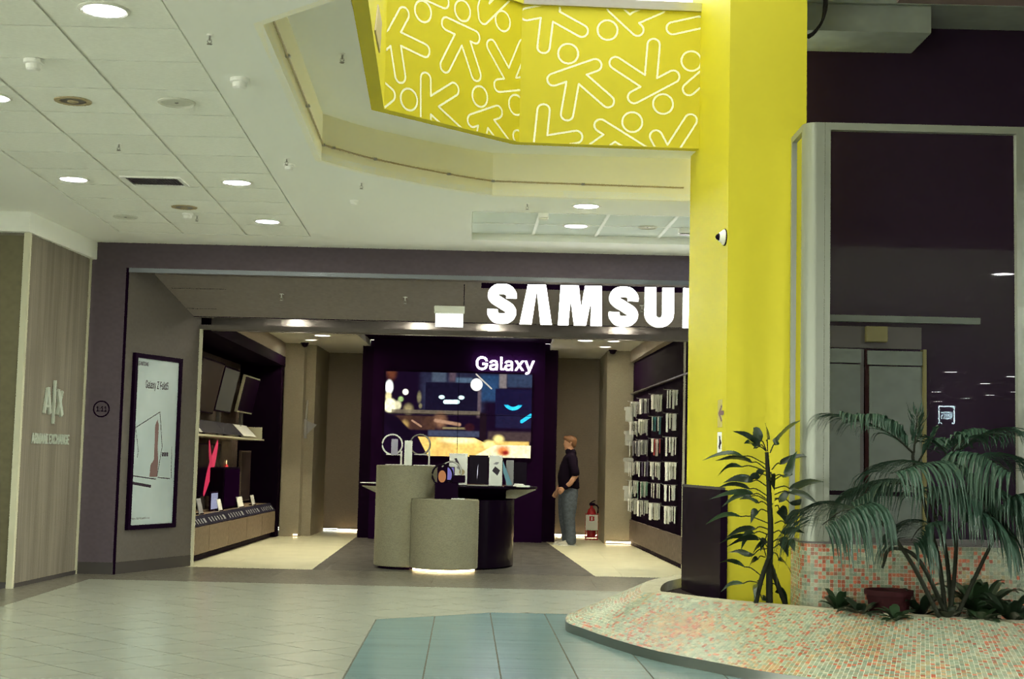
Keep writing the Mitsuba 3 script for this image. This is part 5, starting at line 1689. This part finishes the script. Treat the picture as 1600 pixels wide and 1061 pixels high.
prng = np.random.default_rng(11)
DY = 10.55
cd = lambda x, y: (1090 + x / 3.314, 640 + y / 3.314)
dr_ = thing('dracaena', 'tall dark leggy plant with drooping leaves in front of the yellow column', 'plant')
stem_px = [(372, 1010), (372, 850), (376, 700), (378, 600), (372, 480), (368, 380), (362, 290), (358, 220)]
sp_ = [aty(*cd(*p), DY) for p in stem_px]
part(dr_, 'stem', tube(spline(sp_, 30), np.linspace(.026, .014, 30), 8), 'm_stem', smooth=True)
for bx_ in ([(300, 1010), (330, 880), (372, 760)], [(455, 1010), (405, 880), (378, 800)]):
    part(dr_, 'stem', tube(spline([aty(*cd(*p), DY + (-.06 if bx_[0][0] < 400 else .06)) for p in bx_], 12), .018, 8), 'm_stem', smooth=True)
LEAVES = [((355, 285), (200, 230), (22, 265), 1), ((355, 310), (260, 265), (92, 265), 1.1), ((355, 320), (190, 290), (103, 345), .8), ((355, 395), (265, 365), (132, 380), 1.4), ((365, 450), (240, 400), (103, 405), 1),
          ((365, 470), (265, 430), (60, 465), 1), ((370, 480), (250, 440), (125, 505), 1.1), ((370, 500), (300, 480), (215, 465), .9), ((368, 590), (180, 545), (40, 595), .9), ((365, 530), (300, 530), (275, 590), 1.2),
          ((365, 620), (280, 620), (145, 665), 1.2), ((368, 650), (270, 640), (225, 725), 1.2), ((365, 690), (250, 660), (110, 695), 1), ((360, 710), (300, 665), (150, 712), 1), ((365, 720), (270, 760), (160, 740), 1.1),
          ((355, 760), (330, 700), (270, 785), 1.2), ((350, 765), (300, 780), (265, 825), 1.2), ((340, 870), (215, 800), (108, 795), .8), ((340, 905), (205, 900), (120, 945), .8), ((350, 850), (310, 900), (295, 988), 1.4),
          ((355, 215), (310, 180), (182, 112), 1.4), ((355, 210), (320, 150), (288, 95), 1.6), ((362, 215), (360, 150), (350, 72), 1.8), ((375, 225), (410, 170), (535, 55), 2.0), ((355, 215), (290, 195), (240, 175), 1.2),
          ((385, 310), (440, 275), (600, 240), 1.2), ((390, 350), (460, 350), (515, 215), 1.3), ((390, 370), (480, 340), (470, 270), 1), ((395, 410), (500, 410), (655, 375), 1.6), ((400, 440), (500, 430), (630, 495), 1.1),
          ((400, 460), (500, 490), (625, 490), 1), ((400, 470), (430, 480), (485, 425), 1.3), ((400, 500), (430, 520), (462, 595), 1.8), ((400, 590), (470, 590), (530, 515), 1.4), ((390, 640), (450, 640), (555, 640), 1.4),
          ((386, 690), (440, 680), (470, 765), 1.7), ((386, 720), (480, 690), (502, 738), 1.3), ((385, 740), (430, 780), (497, 872), 1.2), ((380, 800), (400, 850), (412, 925), 1.6), ((385, 900), (420, 940), (468, 1005), 1.5),
          ((310, 960), (340, 985), (372, 1003), 1.2), ((360, 345), (310, 350), (262, 380), 1.3), ((365, 330), (330, 330), (300, 345), 1.0), ((375, 640), (345, 680), (325, 735), 1.2), ((375, 330), (385, 350), (398, 420), 1.5), ((372, 470), (385, 500), (378, 560), 1.2)]
for i, (a, b, c, w) in enumerate(LEAVES):
    da, db = prng.uniform(-.10, .10), prng.uniform(-.22, .16)
    A = aty(*cd(*a), DY)
    B = aty(*cd(*b), DY + da)
    C = aty(*cd(*c), DY + db)
    pet = thing_ = part(dr_, 'leaf', blade([A * .25 + B * .75, B * .93 + C * .07 + np.array([0, 0, .008]), B * .5 + C * .5 + np.array([0, 0, .022]), C], .0235 * w, .25, 11, roll=prng.choice([-1, 1]) * prng.uniform(.7, 1.35)), ('m_leaf_dark', 'm_leaf_mid')[prng.random() < .45], smooth=True)
    part(pet, 'leaf_stalk', tube(spline([A, (A + B) / 2 + np.array([0, 0, .02]), A * .22 + B * .78], 7), .0042, 5), 'm_stem')


def frond(holder, pts, ln, n=26, droop=.8, w=.013, mt='m_palm', fwd=.55, start=.22, seed=0, both=True, spread=1.0):
    r_ = np.random.default_rng(seed)
    S = spline(pts, 60)
    tg = np.gradient(S, axis=0)
    tg /= np.linalg.norm(tg, axis=1, keepdims=True)
    k = part(holder, 'frond', tube(S[::3], np.linspace(.008, .003, len(S[::3])), 5), 'm_stem', smooth=True)
    lv = []
    for i in range(n):
        s = start + (1 - start) * (i + .5) / n
        idx = min(int(s * 59), 59)
        p, t = S[idx], tg[idx]
        side = np.cross(t, (0, 0, 1.0))
        if np.linalg.norm(side) < .2:
            side = np.array([1.0, 0, 0])
        side /= np.linalg.norm(side)
        L = ln * (.55 + .75 * math.sin(math.pi * (.15 + .80 * (i + .5) / n))) * r_.uniform(.9, 1.08)
        for sg in ((-1, 1) if both else (1,)):
            d = side * sg * spread + t * fwd + np.array([0, 0, .18])
            d /= np.linalg.norm(d)
            q1 = p + d * L * .35
            q2 = q1 + (d * .75 + np.array([0, 0, -droop * .55])) * L * .38
            q3 = q2 + (d * .30 + np.array([0, 0, -droop])) * L * .40
            jit = r_.normal(0, .012, 3)
            lv.append(blade([p, q1, q2 + jit, q3 + 1.5 * jit], w * r_.uniform(.85, 1.15), .3, 8))
    part(k, 'leaflets', join(lv), mt, kind='stuff', smooth=False)


cp = lambda x, y: (1250 + x / 3.031, 630 + y / 3.031)
P_ = lambda x, y, Y: aty(*cp(x, y), Y - .24)
palm = thing('palm', 'large palm with arching fronds in front of the lift glass', 'plant')
for pts in ([(690, 1012, 10.1), (660, 760, 10.1), (610, 560, 10.05), (540, 290, 10.0), (535, 235, 10.0)], [(710, 1012, 10.15), (735, 760, 10.15), (735, 560, 10.1), (695, 330, 10.05)], [(660, 1012, 10.0), (530, 760, 9.95), (400, 580, 9.85), (335, 540, 9.8)], [(720, 1012, 10.25), (690, 700, 10.25), (640, 540, 10.3), (600, 420, 10.3)],
            [(740, 1012, 10.1), (860, 760, 10.05), (930, 620, 10.0)], [(700, 1012, 10.1), (560, 740, 10.0), (430, 690, 10.0), (390, 780, 9.95)]):
    part(palm, 'stalk', tube(spline([P_(*p) for p in pts], 24), np.linspace(.017, .009, 24), 7), 'm_stem', smooth=True)
frond(palm, [P_(535, 235, 10.0), P_(450, 160, 9.95), P_(330, 95, 9.85), P_(190, 62, 9.7)], .44, 34, .55, .011, seed=1, fwd=1.0, start=.10)
frond(palm, [P_(700, 330, 10.0), P_(640, 300, 9.85), P_(540, 300, 9.65), P_(420, 335, 9.5)], .44, 36, .95, .011, seed=2, start=.05)
frond(palm, [P_(695, 330, 10.05), P_(790, 270, 9.9), P_(900, 270, 9.75), P_(1010, 330, 9.6)], .46, 36, .95, .011, seed=3, start=.08)
frond(palm, [P_(695, 310, 10.1), P_(780, 200, 10.15), P_(880, 145, 10.2), P_(1020, 160, 10.25)], .38, 30, .6, .011, seed=4)
frond(palm, [P_(335, 540, 9.8), P_(270, 505, 9.7), P_(190, 515, 9.6), P_(95, 585, 9.5)], .48, 34, 1.0, .013, seed=5, start=.0)
frond(palm, [P_(540, 235, 10.0), P_(548, 150, 10.0), P_(556, 45, 10.02)], .10, 10, -.8, .012, seed=6, fwd=1.6)
frond(palm, [P_(560, 280, 10.0), P_(600, 210, 9.98), P_(645, 125, 9.95)], .12, 12, .1, .012, seed=7, fwd=1.4)
frond(palm, [P_(600, 420, 10.3), P_(480, 380, 10.3), P_(360, 400, 10.3), P_(240, 470, 10.25)], .40, 32, .9, .011, 'm_palm', seed=8)
frond(palm, [P_(640, 540, 10.25), P_(760, 440, 10.25), P_(900, 430, 10.2), P_(1040, 520, 10.15)], .46, 34, 1.0, .012, 'm_palm', seed=9)
frond(palm, [P_(690, 560, 10.2), P_(640, 470, 10.15), P_(720, 430, 10.05), P_(840, 470, 9.95)], .46, 34, 1.0, .012, 'm_palm', seed=10)
frond(palm, [P_(930, 620, 10.0), P_(990, 500, 9.95), P_(1080, 470, 9.9), P_(1200, 520, 9.85)], .46, 34, 1.0, .012, 'm_palm', seed=11)
frond(palm, [P_(720, 640, 10.1), P_(790, 560, 10.05), P_(880, 560, 10.0), P_(980, 640, 9.95)], .44, 30, 1.0, .012, seed=14)
frond(palm, [P_(690, 640, 10.1), P_(640, 580, 10.0), P_(570, 590, 9.95), P_(520, 660, 9.9)], .34, 26, 1.0, .011, seed=15)
frond(palm, [P_(690, 320, 10.05), P_(690, 240, 10.1), P_(650, 190, 10.15), P_(600, 190, 10.2)], .22, 14, .5, .014, seed=12)
frond(palm, [P_(705, 320, 10.05), P_(720, 230, 9.95), P_(760, 180, 9.9), P_(800, 170, 9.85)], .22, 14, .5, .015, seed=13)


def ground_plant(label, x, y, n, L, w, mt, seed):
    r_ = np.random.default_rng(seed)
    k = thing('ground_plant', label, 'plant')
    c = np.array([x, y, RIMZ - .09])
    part(k, 'stem', tube([c, c + np.array([0, 0, .10])], .012, 6), 'm_stem')
    for i in range(n):
        a = i * 2.4 + r_.uniform(-.3, .3)
        e = r_.uniform(.25, 1.1)
        l = L * r_.uniform(.7, 1.15)
        d = np.array([math.cos(a) * math.cos(e), math.sin(a) * math.cos(e), math.sin(e)])
        p0 = c + np.array([0, 0, .06])
        part(k, 'leaf', blade([p0, p0 + d * l * .4, p0 + d * l * .75 - np.array([0, 0, .02]), p0 + d * l - np.array([0, 0, l * .25])], w, .3, 8), mt, smooth=True)


q = lambda px, Y: aty(px, 900, Y)[0]
ground_plant('low dark leafy plant at the rim left of the flower pot', q(1345, 10.0), 10.0, 16, .22, .035, 'm_leaf_dark', 21)
ground_plant('low dark leafy plant under the middle of the palm', q(1400, 9.75), 9.75, 14, .18, .03, 'm_leaf_mid', 22)
ground_plant('dark bushy plant at the right edge of the picture', q(1580, 9.8), 9.8, 22, .34, .045, 'm_leaf_dark', 23)
ground_plant('low dark plant between the palm and the right edge', q(1535, 9.75), 9.75, 14, .20, .035, 'm_leaf_mid', 24)
ground_plant('low dark plant at the foot of the palm stalks', q(1480, 9.8), 9.8, 12, .17, .03, 'm_leaf_dark', 25)
ground_plant('dark bushy plant right of the palm stalks against the mosaic base', q(1530, 10.2), 10.2, 24, .42, .05, 'm_leaf_mid', 26)
ground_plant('dark leafy plant left of the flower pot against the mosaic base', q(1310, 10.3), 10.3, 16, .24, .035, 'm_leaf_mid', 27)
ground_plant('dark leafy plant between the flower pot and the palm stalks', q(1440, 10.1), 10.1, 18, .26, .035, 'm_leaf_dark', 28)
k = thing('flower_pot', 'dark red plant pot half hidden in the planter', 'plant pot')
px_ = aty(1393, 905, 10.05)
part(k, 'pot', lathe([(0, 0), (.12, 0), (.155, .20), (.17, .20), (.17, .235), (.15, .235), (.14, .21), (0, .21)], 32, (px_[0], 10.12, RIMZ - .085)), 'm_pot', smooth=30)
part(k, 'soil', disc(.14, .01, (px_[0], 10.12, RIMZ + .125), 24), 'm_soil')

# ================================================================== MIRRORED SHOP SIGN BEHIND THE CAMERA
Yv = 34.0
a, b = aty(1467, 662, Yv), aty(1493, 634, Yv)
Ym = 2 * GY - Yv
k = thing('bracket_sign', 'white bracketed light sign seen mirrored in the lift glass', 'illuminated sign')
w_, h_ = b[0] - a[0], b[2] - a[2]
xc, zc2 = (a[0] + b[0]) / 2, (a[2] + b[2]) / 2
part(k, 'board', box(a[0] - .06, b[0] + .06, Ym - .06, Ym - .02, a[2] - .05, b[2] + .05), 'm_black')
UM = (-1, 0, 0)
br_ = unary_union([sbox(0, h_ - .035, w_, h_), sbox(0, 0, .035, h_), sbox(w_ - .035, 0, w_, h_), sbox(0, 0, .08, .035), sbox(w_ - .08, 0, w_, .035)])
part(k, 'bracket', plate(br_, (b[0], Ym, a[2]), UM, UZ, 0, .02), 'm_lamp', emitter=emit([9, 12, 13]))
part(k, 'lettering', text_on('WEEKS', h_ * .42, (b[0] - w_ * .16, Ym, a[2] + h_ * .25), UM, UZ, .02, True, width=w_ * .66), 'm_lamp', emitter=emit([7, 10, 11]))
part(k, 'rod', box(xc - .02, xc + .02, Ym - .05, Ym - .03, b[2] + .05, H), 'm_black')
